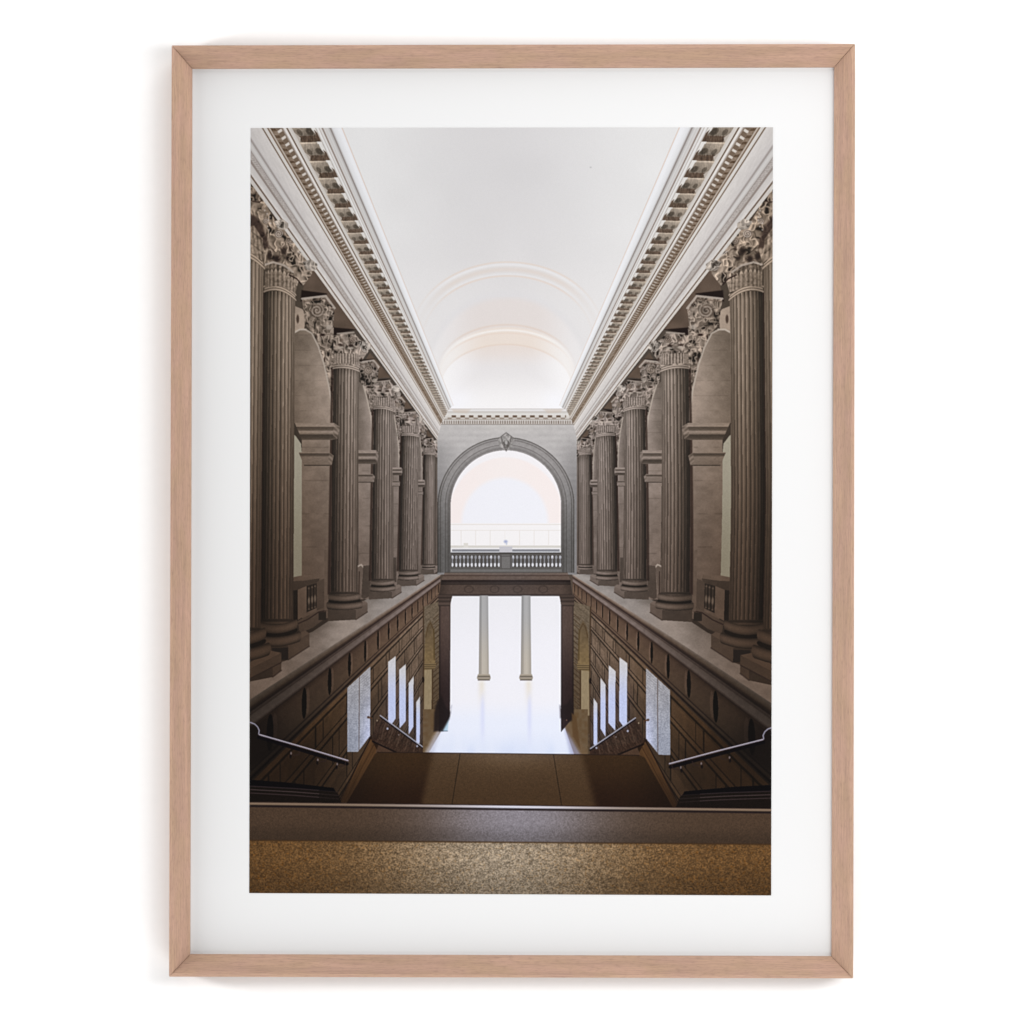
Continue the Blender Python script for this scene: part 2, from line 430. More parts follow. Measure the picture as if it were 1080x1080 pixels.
    LED = [(.655, (128, 114, 104)), (.664, (112, 96, 84)), (.680, (92, 74, 60)), (.690, (58, 42, 34)), (.702, (40, 28, 24)), (.708, (82, 67, 60)), (.716, (66, 52, 46)),
           (.722, (96, 82, 75)), (.752, (104, 90, 84)), (.760, (84, 68, 60)), (.768, (46, 32, 26)), (.775, (62, 44, 32)), (.80, (78, 58, 44)),
           (.90, (90, 69, 52)), (.930, (88, 67, 50)), (.938, (44, 30, 24)), (.946, (92, 72, 55)), (.958, (84, 64, 48)), (.963, (34, 22, 18)), (.972, (36, 24, 18)), (.978, (80, 60, 44)), (1.0, (84, 64, 47))]
    def fascia(x, y):
        s = np.maximum(VX - x, 1); m = (y - VY) / s
        out = np.empty(x.shape + (3,), np.float32)
        for k in range(3):
            out[..., k] = np.interp(m, [e[0] for e in LED], [e[1][k] for e in LED])
        t = sstep(264, 450, x)[..., None]
        out = mix(out, out.mean(-1, keepdims=True) * C(1.10, .98, .88), .18)
        out = out * (.58 + .58 * t) + C(6, 8, 12) * t
        low = sstep(.76, 1.0, m)[..., None] * (1 - t)
        out = out * (1 - .30 * low)
        out *= (1 + noise(x / 3, y / 3, S + 73) * .10 + noise(x, y, S + 74) * .05)[..., None]
        # bracket slots
        D = 1e3 / s
        q = (D - 4.045) / .692
        f = (q + .5) % 1.0 - .5
        v = (m - .772) / (.936 - .772)
        inb = (v > 0) & (v < 1)
        sl = np.hypot(f / .085, (v - .48) / .47)
        out = np.where((inb & (sl < 1))[..., None], out * .24, out)
        hl = np.hypot((f - .12) / .07, (v - .5) / .42)
        out = np.where((inb & (hl < 1) & (sl >= 1))[..., None], out * 1.16 + C(3, 3, 4), out)
        return out
    wallmask = lambda x, y: (x < 464.5) & ((y - VY) >= .655 * (VX - x)) & ((y - VY) < .985 * (VX - x))
    sd.fill(255, 600, 466, 860, fascia, wallmask)
    # ---------------- rusticated lower wall
    J = [(.975, 1.135), (1.135, 1.345), (1.345, 1.55), (1.55, 1.76), (1.76, 1.98), (1.98, 2.22), (2.22, 2.5), (2.5, 2.8), (2.8, 3.2)]
    def wall(x, y):
        s = np.maximum(VX - x, 1); m = (y - VY) / s; D = 1e3 / s
        t = sstep(300, 450, x)
        v = sstep(650, 800, y)
        c = mix(C(86, 61, 38), C(112, 95, 82), t)
        c = mix(c, c * .66, v)
        c = c * (1 + (_hash(np.floor(D), np.floor(m * 4.8), S + 60) - .5) * .20 + noise(D * 9, m * 22, S + 75) * .16 + noise(x, y, S + 76) * .12)[..., None]
        g = np.ones_like(x)
        for k, (a, b) in enumerate(J):
            inc = (m >= a) & (m < b)
            lw = .010 + .0022 * D * .5
            e = np.minimum(np.abs(m - a), np.abs(m - a - .05))
            g = np.where(inc & ((np.abs(m - a) < lw * .55) | (np.abs(m - a - .045) < lw * .5)), .44, g)
            ph = (D - 5.22 + (.5 if k % 2 else 0)) % 1.0
            vw = .018 * np.clip(D / 5, .8, 1.6)
            vj = (ph < vw * 1.2) | (np.abs(ph - .80) < vw)
            g = np.where(inc & (m > a + .045) & vj & (b - m > 0), .46, g)
            g = np.where(inc & (m <= a + .045) & (m > a), g * 1.08, g)
        return c * g[..., None]
    sd.fill(255, 610, 466, 860, wall, lambda x, y: (x < 463.6) & ((y - VY) >= .985 * (VX - x)))
    # far arched niche with warm light
    sd.poly([(446, 640), (464, 634), (464, 800), (446, 796)], lambda x, y: mix(C(106, 94, 80), C(84, 70, 55), sstep(650, 760, y)) * (1 + noise(x * .8, y * .8, S) * .22 - .16 * (((y + x * .9) % 6.5) < .8))[..., None])
    for q in range(26):
        yy = 648 + q * 5.6
        sd.line([(457, yy + 5), (463.5, yy - 1)], .7, C(58, 42, 28), .7)
    sd.poly([(447.5, 700), (448.5, 668), (451, 658), (454, 654), (457, 660), (458.5, 672), (459, 700)], lambda x, y: mix(C(98, 84, 66), C(120, 101, 72), sstep(655, 700, y)) * (1 + noise(x / 2, y / 2, S) * .15)[..., None])
    sd.line([(449, 672), (451.5, 661), (454, 657), (457, 664), (458, 676), (458, 696)], .8, C(74, 58, 40), .8)
    sd.line([(457.7, 664), (457.9, 694)], 1.4, C(84, 70, 44), .6)
    sd.poly([(447.5, 700), (460, 699), (459, 706), (447, 707)], lambda x, y: C(106, 90, 66) * (1 + .25 * np.sin(y * 3))[..., None])
    sd.poly([(446.6, 707), (455.5, 706), (455, 754), (446, 753)], lambda x, y: C(140, 124, 98) * (1 + noise(x, y / 3, S) * .08)[..., None])
    sd.poly([(446.4, 753), (455, 754), (455, 772), (446, 772)], C(80, 64, 45))
    sd.line([(456.2, 706), (456, 770)], 1., C(66, 48, 30), .9)
    sd.line([(446.6, 640), (446.8, 720), (446, 795)], 1.3, C(60, 44, 32), .8)
    sd.blob(446.4, 717, 1.6, 4, C(26, 18, 16), .95)
    # bright tall openings
    def pane(top, bot):
        def f(x, y):
            v = sstep(top, bot, y)
            return mix(C(196, 194, 196), C(184, 192, 224), v) * (1 + noise(x, y, S + 77) * .07)[..., None]
        return f
    sd.poly([(409.4, 698), (417.2, 692), (417.2, 758), (413, 764), (409.4, 768)], pane(692, 740))
    sd.poly([(421, 706.5), (428, 700.2), (428, 760.5), (421.2, 768.5)], pane(700, 740))
    sd.poly([(431, 720.5), (436.2, 713.3), (436, 766.5), (431, 775)], pane(713, 745))
    sd.poly([(439, 740.5), (443, 734.4), (442.8, 783), (439, 787)], pane(734, 760))
    # nearest, wider pane in two leaves
    def near_pane(x, y):
        v = sstep(705, 790, y); h = sstep(376, 391, x)
        c = mix(C(150, 148, 152), mix(C(146, 150, 164), C(182, 188, 216), h), v)
        st = np.sin((y + x * .86) * 2.2) * 9 * (1 - sstep(712, 745, y)) + noise(x * 1.5, y * 1.5, S + 78) * 42 + noise(x / 3, y / 6, S + 79) * 18
        return c + st[..., None]
    sd.poly([(366.4, 725.4), (390.7, 702.7), (390.4, 776), (377.5, 793), (366.2, 793)], near_pane)
    sd.line([(379, 713), (378.6, 792)], .8, C(84, 70, 66), .8)
    sd.blob(388.5, 756.5, 2, 1.7, C(80, 62, 52), 1, .5)
    sd.line([(389, 757), (392, 757.5)], 1.2, C(90, 62, 42))
    # skirting of the landing
    sd.poly([(391, 777.5), (446, 790), (448, 797), (396, 796), (365, 852), (356, 851)], lambda x, y: mix(C(40, 26, 16), C(62, 44, 34), sstep(396, 420, x)) * (1 + noise(x, y, S) * .2)[..., None])
    sd.poly([(390.5, 778), (397, 790), (398, 795), (364.6, 852), (357, 851)], lambda x, y: mix(C(82, 58, 36), C(54, 37, 23), sstep(790, 850, y)) * (1 + noise((x * 2 + y) / 2, y / 9, S) * .22)[..., None])
    sd.line([(392, 776), (357, 846)], 1.0, C(26, 16, 12))
    sd.line([(395, 784), (362, 848)], .7, C(50, 32, 18), .8)
    sd.poly([(396, 794), (399, 786), (393, 778.5), (420, 794.5)], lambda x, y: C(84, 64, 52) * (1 + noise(x, y, S) * .2)[..., None], .8)
    # darker stair flank below the far rail
    sd.poly([(402, 757), (446, 790), (446, 797), (418, 795), (392, 780), (397, 760)], lambda x, y: mix(C(44, 30, 24), C(70, 54, 46), .5 + noise((x + y * .7) * .9, y * .2, S + 80)) * (1 + noise(x * 1.6, y * 1.6, S + 81) * .7)[..., None], .82, 1.)
    for q in range(11):
        qx = 403 + q * 3.9; qy = 758 + q * 2.9
        sd.line([(qx, qy + 1), (qx - 3.2 + q * .1, qy + 11), (qx - 5 + q * .2, qy + 20 - q)], .8, C(104, 86, 74) if q % 2 else C(30, 22, 18), .55)
    sd.line([(393, 782), (418, 793.5)], 1.6, C(16, 10, 10), .9)
    sd.line([(401, 756.2), (446.5, 789.7)], 1.4, C(22, 16, 18), .95)
    sd.line([(401, 754.6), (446, 787.8)], 1.1, C(168, 170, 188))
    sd.blob(397.8, 760, 1, 1.2, C(150, 132, 110)); sd.blob(408.7, 768.5, 1.3, 1.6, C(176, 180, 205)); sd.blob(420.5, 775, 1, 1, C(120, 110, 110)); sd.blob(440, 787, 1.2, 1.4, C(170, 172, 192))
    # deep shade around the near rail
    def shade(x, y): return np.zeros(x.shape + (3,), np.float32) + C(10, 6, 6)
    b = sd.box(258, 715, 375, 860)
    x = sd.X[b]; y = sd.Y[b]
    m = sstep(735, 800, y - (x - 264) * .10) * .34 * sstep(385, 330, x)
    m2 = np.exp(-(((x - 280) / 17) ** 2 + ((y - 768) / 17) ** 2)) * .42
    sd.put(b, x, y, (1 - (1 - m) * (1 - m2)) * (y > VY + .775 * (VX - x)), shade)
    sd.poly([(258, 823), (300, 826), (352, 832), (357, 838), (362, 852), (258, 852)], lambda x, y: C(19, 13, 10) * (1 + noise(x, y, S) * .4)[..., None])
    sd.poly([(258, 822), (300, 825), (352, 831), (354, 835), (258, 829)], C(6, 4, 6))
    for yy, c in ((829.2, 62), (832.8, 86), (836.4, 70)):
        sd.line([(258, yy - .4), (310, yy + 2.4), (336, yy + 4.4)], .9, C(c, c - 12, c - 8), .75)
        sd.line([(336, yy + 4.4), (357, yy + 6.2)], .7, C(c, c - 12, c - 8), .35)
    sd.poly([(262, 764), (271, 768), (273, 776), (300, 784), (262, 812)], C(12, 8, 7), .55, 3.5)
    sd.line([(273, 777.6), (366, 805.6)], 3.6, C(8, 5, 8), .95)
    sd.line([(258, 760.8), (264.2, 762), (268.5, 763.6), (271.6, 766.5), (273.4, 770.4), (272.8, 774)], 1.2, C(150, 148, 168))
    sd.line([(273.6, 775), (320, 788.3), (367, 802.4)], 1.7, C(92, 83, 92))
    sd.line([(273.6, 774.6), (320, 787.9), (367, 802)], 1.0, C(186, 180, 196))
    for bx, by in ((307, 794.5), (335.2, 801.4), (355.7, 806)):
        sd.line([(bx + 9, by - 2), (bx + 8, by + 1.4), (bx + 2, by + 2.2)], 1., C(44, 32, 30), .9)
        sd.blob(bx, by, 1.2, 2.2, C(128, 116, 122), .9, .3)
        sd.blob(bx - .6, by + 3.2, 1.6, 3, C(10, 6, 8), .9, .3)
    # ---------------- columns, far to near
    COL = [  # xtop, xbot, hw_top, hw_bot, cap top, neck y, foot y, base bottom, plinth bottom, ring curve, tilt, flutes
        (460.0, 459.6, 1.9, 2.2, 470, 482, 596, 601, 604.5, .3, .2, 6, .80),
        (453.2, 452.0, 5.7, 6.6, 462, 479, 596, 601, 605.5, .6, .4, 10, 1.0),
        (433.0, 430.5, 9.0, 9.8, 434, 459, 602.5, 612.0, 617.5, 1.2, .8, 12, 1.0),
        (404.8, 403.3, 10.4, 11.6, 401, 431, 612.5, 624, 631, 2.0, 1.4, 12, 1.0),
        (365.2, 363.0, 13.4, 14.2, 350, 388, 627, 643, 653.5, 2.6, 1.6, 12, 1.0),
        (295.2, 292.4, 16.1, 16.9, 245, 307, 656, 681, 696, 6.5, 4.5, 12, .96),
        (257.5, 252.0, 20.5, 22.8, 215, 270, 666, 697, 714, 8, 7, 12, .96)]
    for ci, (xt, xb, ht, hb, yc, yn, yf, yb, yp, cu, ti, nf, br) in enumerate(COL):
        r = ht / 16.
        # shadow beside the shaft on whatever is behind
        sd.poly([(xt - ht - 3 * r, yn), (xt - ht, yn), (xb - hb, yf), (xb - hb - 4 * r, yf)], C(30, 20, 18), .7, .8)
        # plinth
        if ci not in (0,):
            w = hb * 1.22
            fx0 = xb - w; fx1 = xb + w * .72; fx2 = xb + w * 1.42
            if ci == 6: fx1 = 296.7 - 9; fx2 = 296.7
            if ci == 5: fx1 = 304; fx2 = 326.3
            hp = yp - yb
            rise = (fx2 - fx1) * .58
            sd.poly([(fx0, yb - 2 * r), (fx1, yb - 2 * r), (fx1, yp), (fx0, yp + (2 if ci < 5 else 10) * r)], stone(.80, S + 90 + ci))
            sd.poly([(fx1, yb), (fx2, yb - rise), (fx2, yp - rise - hp * .10), (fx1, yp)], stone(1.05, S + 97 + ci))
            sd.poly([(fx0, yb - 2 * r), (fx1, yb), (fx2, yb - rise), (fx2 - 4 * r, yb - rise - 3 * r), (xb, yb - 6 * r)], stone(1.12, S + 104 + ci, .06))
            sd.line([(fx1, yp), (fx2, yp - rise - hp * .1)], .9 * r + .3, C(40, 30, 27), .6)
        if ci == 5:
            sd.poly([(287, 683.5), (304, 683), (304, 696), (297, 696), (297, 688.5), (287, 687)], C(34, 28, 25))
        if ci == 6:
            sd.poly([(258, 702), (296.7, 689.5), (296.7, 698.7), (262, 717), (258, 717)], stone(1.05, S + 111))
            sd.poly([(258, 702), (285, 686), (296.7, 688.5), (272, 701), (262, 706)], stone(1.2, S + 112, .06))
            sd.line([(262, 716.5), (296.5, 698.8)], 1.1, C(38, 28, 25), .8)
        shaft(sd, xt, xb, ht, hb, yn, yf, S + 120 + ci, nf, br)
        # base: two round mouldings with a dark hollow between
        e1, e2 = {6: (hb * 1.25, hb * 1.45), 5: (hb * 1.26, hb * 1.48), 4: (hb * 1.22, hb * 1.36), 3: (hb * 1.1, hb * 1.2)}.get(ci, (hb * 1.08, hb * 1.15))
        sd.poly([(xb - hb, yf - 3.4 * r), (xb + hb, yf - 3.4 * r), (xb + e1 * .93, yf + 1.5 * r), (xb - e1 * .93, yf + 1.5 * r)], lambda x, y, xb=xb, hb=hb, yf=yf, r=r: tone(x, y) * ((.70 + .30 * sstep(-1, .3, (x - xb) / hb)) * (.86 + .24 * np.sin((y - yf) / r * .9)) * (1 + noise(x, y, S) * .12))[..., None])
        shaft(sd, xt, xb, ht, hb, yf - 14 * r, yf - .5 * r, S + 120 + ci, nf, br) if False else None
        L = yb - yf; bt = 1.0
        c2 = -cu * .75
        ring(sd, xb + .3 * r, e1, yf + cu * .35, yf + L * .40 + cu * .35, c2, -ti * .25, S, .55, 1.10, 1.0, bt)
        ring(sd, xb + .3 * r, e1 * .99, yf + L * .40 + cu * .35, yf + L * .54 + cu * .35, c2, -ti * .25, S, .28, .40, 1, bt)
        ring(sd, xb + .5 * r, e2, yf + L * .52 + cu * .35, yb + cu * .15, c2, -ti * .3, S, .40, 1.12, 1.0, bt)
        # astragal at the neck
        ht2 = ht * 1.08
        ring(sd, xt, ht2, yn - 6.5 * r - cu * .2, yn + 1.5 * r - cu * .2, cu, ti, S, .50, 1.2, 3, 1.06)
        # capital bell
        yb2 = yn - 6 * r
        hbell = (yb2 - yc)
        lean = 8 * r if ci < 5 else 10
        bell = [(xt - ht * .98, yb2 + 2 * r + (ti * -.6)), (xt - ht * 1.0, yb2 - hbell * .45), (xt - ht * 1.02, yc + hbell * .12), (xt + ht * .55, yc),
                (xt + ht * 1.0, yc + hbell * .12 + 4 * r), (xt + ht * 1.55, yc + hbell * .42), (xt + ht * 1.75, yc + hbell * .62), (xt + ht * 1.35, yc + hbell * .84), (xt + ht * 1.0, yb2 + cu + ti * .6)]
        if ci == 5:
            bell = [(280, 302), (279, 278), (283, 262), (286, 248), (293, 238), (303, 243), (311, 247), (313, 258), (322, 270), (329.5, 279), (329, 289), (320, 301), (315, 296), (311, 310), (296, 301)]
        if ci == 6:
            bell = [(255, 264), (255, 196), (271, 197), (279, 206), (283, 220), (292, 236), (304, 241), (301, 254), (291, 266), (284, 258), (279, 279), (268, 268)]
        sd.poly(bell, lambda x, y: tone(x, y) * .95)
        carved(sd, bell, lambda x, y: tone(x, y) * (1.02 + .16 * sstep(xt, xt + ht * 1.6, x))[..., None], S + 130 + ci, .55 + .50 * r, 1.0)
        if ci in (1, 2, 3, 4):
            # lower leaf band: small upright tongues
            yy0 = yb2 - hbell * .34; yy1 = yb2 + .5 * r
            def leaf(x, y, xt=xt, ht=ht, yy0=yy0, yy1=yy1):
                u = np.clip((x - xt) / ht, -1, 1)
                p = (np.arcsin(u) / np.pi + .5) * 13 % 1.0
                v = (y - yy0) / (yy1 - yy0)
                g = .70 + .55 * np.sin(p * np.pi) ** 2 - .25 * (v < .12) + noise(x / 1.2, y / 1.2, S) * .25
                return tone(x, y) * g[..., None] * 1.02
            sd.poly([(xt - ht * .99, yy0), (xt + ht * .99, yy0 + 2 * r), (xt + ht, yy1 + cu * .5), (xt, yy1), (xt - ht, yy1)], leaf, .9, .3)
            for du, dv in ((-.45, .50), (.35, .52)):
                sd.blob(xt + ht * du, yc + hbell * dv, ht * .34, 2.0 * r, C(176, 164, 152), .65, .4)
                sd.blob(xt + ht * du, yc + hbell * dv - 3.2 * r, ht * .30, 2.1 * r, C(36, 26, 24), .75, .3)
                sd.blob(xt + ht * du + 1, yc + hbell * dv - 9 * r, ht * .24, 3.2 * r, C(70, 57, 50), .5, .3)
            sd.line([(xt - ht * .7, yc + 2.2 * r), (xt + ht * .6, yc + .6 * r)], 1.5 * r + .3, C(160, 148, 138), .8)
            volute(sd, xt + ht * .50, yc + hbell * .24, 4.8 * r, C(165, 152, 141), C(70, 57, 50))
            volute(sd, xt + ht * 1.45, yc + hbell * .55, 4.8 * r, C(205, 198, 192), C(110, 97, 88))
            sd.blob(xt + ht * 1.2, yb2 - hbell * .12, 2.2 * r, 3.4 * r, C(44, 33, 30), .7, .3)
        if ci == 5:
            for bx, by, rx, ry, al in ((284, 270, 4.5, 7, .85), (292, 273, 6, 5.5, .9), (299, 265, 5, 7, .8), (290, 262, 5, 5, .7), (303, 272, 3.5, 5, .6), (306, 262, 2.5, 4, .6)):
                sd.blob(bx, by, rx, ry, C(34, 26, 24), al, .25)
            for bx, by in ((288, 266), (296, 271), (301, 259), (294, 260), (286, 275)):
                sd.line([(bx - 2, by + 1.5), (bx, by - 1), (bx + 2, by + .5)], 1.0, C(112, 98, 88), .7)
            def leaves(x, y, cx=295.5, hw=16.5):
                u = np.clip((x - cx) / hw, -1, 1); p = (np.arcsin(u) / np.pi + .5) * 11 % 1.0
                yy = y - 6.5 * u * u - 4 * u
                top = 283 + 4.5 * (2 * p - 1) ** 2
                g = .78 + .36 * np.sin(p * np.pi) ** 2 - .25 * (np.abs(yy - top) < 1.1) + .18 * (np.abs(yy - top - 2.4) < 1.2)
                g = g + noise(x / 1.6, y / 1.8, S) * .34 - .3 * (yy < top - 1) * (noise(x / 2.2, y / 2.2, S + 3) < 0)
                return tone(x, y) * (g * (.82 + .2 * sstep(-1, .4, u)))[..., None]
            sd.poly([(279.5, 281), (288, 277), (300, 279), (310, 288), (312, 309), (296, 301.5), (279.5, 303)], leaves, .92, .5)
            volute(sd, 326, 282, 4.6, C(186, 174, 164), C(92, 79, 71)); volute(sd, 306, 254, 4.0, C(164, 152, 142), C(74, 61, 54))
            sd.line([(280, 279), (288, 276.5), (300, 280), (309, 287)], 2.0, C(168, 155, 144), .8)
            sd.line([(305, 290), (313, 294), (318, 300)], 1.6, C(40, 30, 28), .8)
            sd.line([(314, 265), (322, 272), (329, 278)], 1.3, C(190, 180, 172), .7)
        if ci == 6:
            volute(sd, 294, 246.5, 5.0, C(186, 176, 168), C(98, 85, 77)); volute(sd, 280.5, 233, 3.6, C(180, 169, 160), C(88, 75, 68))
            sd.poly([(264, 226), (270, 228), (277, 238), (282, 252), (284, 262), (278, 262), (272, 248), (264, 238)], C(44, 33, 31), .75, 1.8)
            def leaves6(x, y):
                p = (x - y * .1) / 4.1 % 1.0
                g = .86 + .32 * np.sin(p * np.pi) ** 2 + noise(x / 1.7, y / 2.4, S) * .5 - .22 * (np.abs((y - x * .8) % 13 - 6) < 1)
                return tone(x, y) * g[..., None]
            sd.poly([(255, 240), (268, 238), (277, 252), (279, 278), (266, 266), (255, 263)], leaves6, .8, .6)
            sd.line([(266, 212), (273, 213.5), (278, 210)], 1.5, C(50, 38, 35), .7); sd.line([(289, 233.5), (302, 241)], 2, C(128, 112, 100), .8)
            for q in range(7):
                sd.blob(283 + noise(np.array([q * 1.7]), np.array([3.]), S)[0] * 8, 222 + q * 3.4, 1.2, 1.5, C(190, 180, 172), .6, .3)
    for k, a in enumerate(A):
        for (px0, px1, py0, py1, prof) in ((a['imp'] + ([(0, 1.05), (.2, 1.12), (.26, .62), (.42, .74), (.5, 1.12), (.62, 1.0), (.72, .52), (.9, .62), (1, .8)],)),
                                           (a['imp2'] + ([(0, 1.2), (.12, .60), (.25, .72), (.33, 1.0), (.9, .94), (.94, .5), (1, .5)],))):
            def pf(x, y, py0=py0, py1=py1, prof=prof, px1=px1):
                v = (y - py0) / (py1 - py0)
                g = np.interp(v, [p[0] for p in prof], [p[1] for p in prof])
                return tone(x, y) * (g * 1.10 * (1 + noise(x / 2, y, S) * .10))[..., None]
            sl = (py1 - py0) * .55
            wv = (px1 - px0) * .13
            sd.poly([(px0, py0), (px1 - wv, py0), (px1, py0 + sl * .45), (px1 - wv * .45, py1 - sl * .1), (px1 - wv * 1.4, py1), (px0 + wv * (1.2 if k == 0 else 0), py1)], pf)
            sd.poly([(px1 - wv, py0), (px1, py0 + sl * .45), (px1 - wv * .45, py1 - sl * .1), (px1 - wv * 1.2, py1 - sl * .5)], lambda x, y: tone(x, y) * (1.05 + .2 * np.sin((y - x * .9) * 1.2))[..., None], .6, .2)
    # ---------------- entablature in front of everything
    def emask(x, y):
        s = VX - x; m = (VY - y) / np.maximum(s, 1)
        lim = np.interp(y, [400, 425, 431, 447, 455, 470], [490, 481.5, 474, 465, 463, 461])
        # capitals stand a little in front of the lowest edge
        return (m > 1.378) & (m < 2.503) & (x < lim) & (s > 30)
    sd.fill(250, 130, 492, 472, lambda x, y: ent_color(x, y, S), emask)
    # volutes that overlap the lowest edge
    for cx, cy, rr in ((300, 236.5, 5), (330.5, 279.5, 5.2), (387.5, 364, 4.6), (419.5, 409.5, 3.2), (444.5, 441.5, 2.4), (461, 466, 1.8)):
        p = [(cx - rr * 2.2, cy - rr * .6), (cx - rr * .4, cy - rr * 1.15), (cx + rr * .8, cy - rr * .2), (cx + rr * .8, cy + rr * .8), (cx, cy + rr * 1.2), (cx - rr * 1.4, cy + rr * .9)]
        carved(sd, p, lambda x, y: tone(x, y) * .4 + C(112, 107, 102), S + 150 + int(cx), .35 + rr * .09, .6)

# ---------------------------------------------------------------- centre
class Mid(Side):
    def __init__(self):
        Side.__init__(self, False, 7)
        self.cmin, self.cmax = 0, W

def centre_back(sd):
    # vault
    def vault(x, y):
        t = np.abs(x - 534) / 180
        c = mix(C(207, 205, 206), C(218, 217, 217), sstep(.05, .95, t))
        c = mix(c, C(224, 221, 221), sstep(180, 380, y) * .7)
        return c + (noise(x / 30, y / 30, 3) * 3 + noise(x * 2, y * 2, 4) * 2)[..., None]
    sd.fill(255, 130, 820, 470, vault)
    def ell(cx, cy, a, b):
        return lambda x, y: np.hypot((x - cx) / a, (y - cy) / b)
    def line_e(cx, cy, a, b, w, c, al):
        f = ell(cx, cy, a, b)
        bb = sd.box(cx - a - 4, cy - b - 4, cx + a + 4, cy + 3)
        x = sd.X[bb]; y = sd.Y[bb]; r = (f(x, y) - 1) * b
        fade = 1 - .85 * sstep(.55, .97, np.abs(x - cx) / a)
        sd.put(bb, x, y, np.exp(-(r / w) ** 2) * (y < cy) * al * fade, C(*c))
    def region(cx, cy, a, b, c, al, soft=.04):
        f = ell(cx, cy, a, b)
        bb = sd.box(cx - a, cy - b, cx + a, 450)
        x = sd.X[bb]; y = sd.Y[bb]; r = f(x, np.minimum(y, cy))
        sd.put(bb, x, y, (1 - sstep(1 - soft, 1 + soft, r)) * al, c)
    line_e(535.5, 354, 101, 77.5, .9, (216, 198, 185), .7)
    line_e(535.5, 354.5, 99, 75.5, 1.6, (228, 227, 229), .6)
    line_e(535.5, 356, 95, 72, 2.6, (214, 201, 192), .6)
    line_e(535.5, 358, 92, 69, 1.2, (226, 225, 227), .5)
    line_e(535.5, 359, 90, 68, .9, (218, 200, 188), .7)
    region(535, 402, 86, 96, C(214, 212, 214), .6, .06)
    region(535, 400, 84, 86, lambda x, y: mix(C(218, 210, 207), C(226, 223, 223), sstep(.35, 1., np.abs(x - 535) / 78)), .85, .05)
    line_e(534.5, 391, 72, 48.5, 1.0, (214, 192, 176), .5)
    region(534.5, 391, 71, 46, lambda x, y: mix(C(225, 213, 204), C(233, 229, 227), sstep(.3, .95, np.abs(x - 534.5) / 68)), .95, .03)
    line_e(534.5, 391, 70.5, 42.8, 1.1, (236, 233, 231), .8)
    line_e(534.5, 391.8, 69.8, 40.5, .8, (222, 204, 192), .6)
    line_e(534, 406, 68, 42.5, 1.1, (216, 196, 182), .6)
    region(534, 406, 68, 42, lambda x, y: mix(mix(C(222, 212, 207), C(222, 219, 220), sstep(366, 390, y)), C(238, 236, 237), np.maximum(sstep(385, 430, y), sstep(20, 70, np.abs(x - 534)))), .96, .02)
    b = sd.box(470, 395, 600, 436); x = sd.X[b]; y = sd.Y[b]
    sd.put(b, x, y, np.exp(-((np.abs(x - 534) - 52) / 16) ** 2 - ((y - 424) / 13) ** 2) * .6, C(240, 240, 246))
    sd.fill(622.0, 175.6, 624.0, 177.4, C(186, 184, 186))

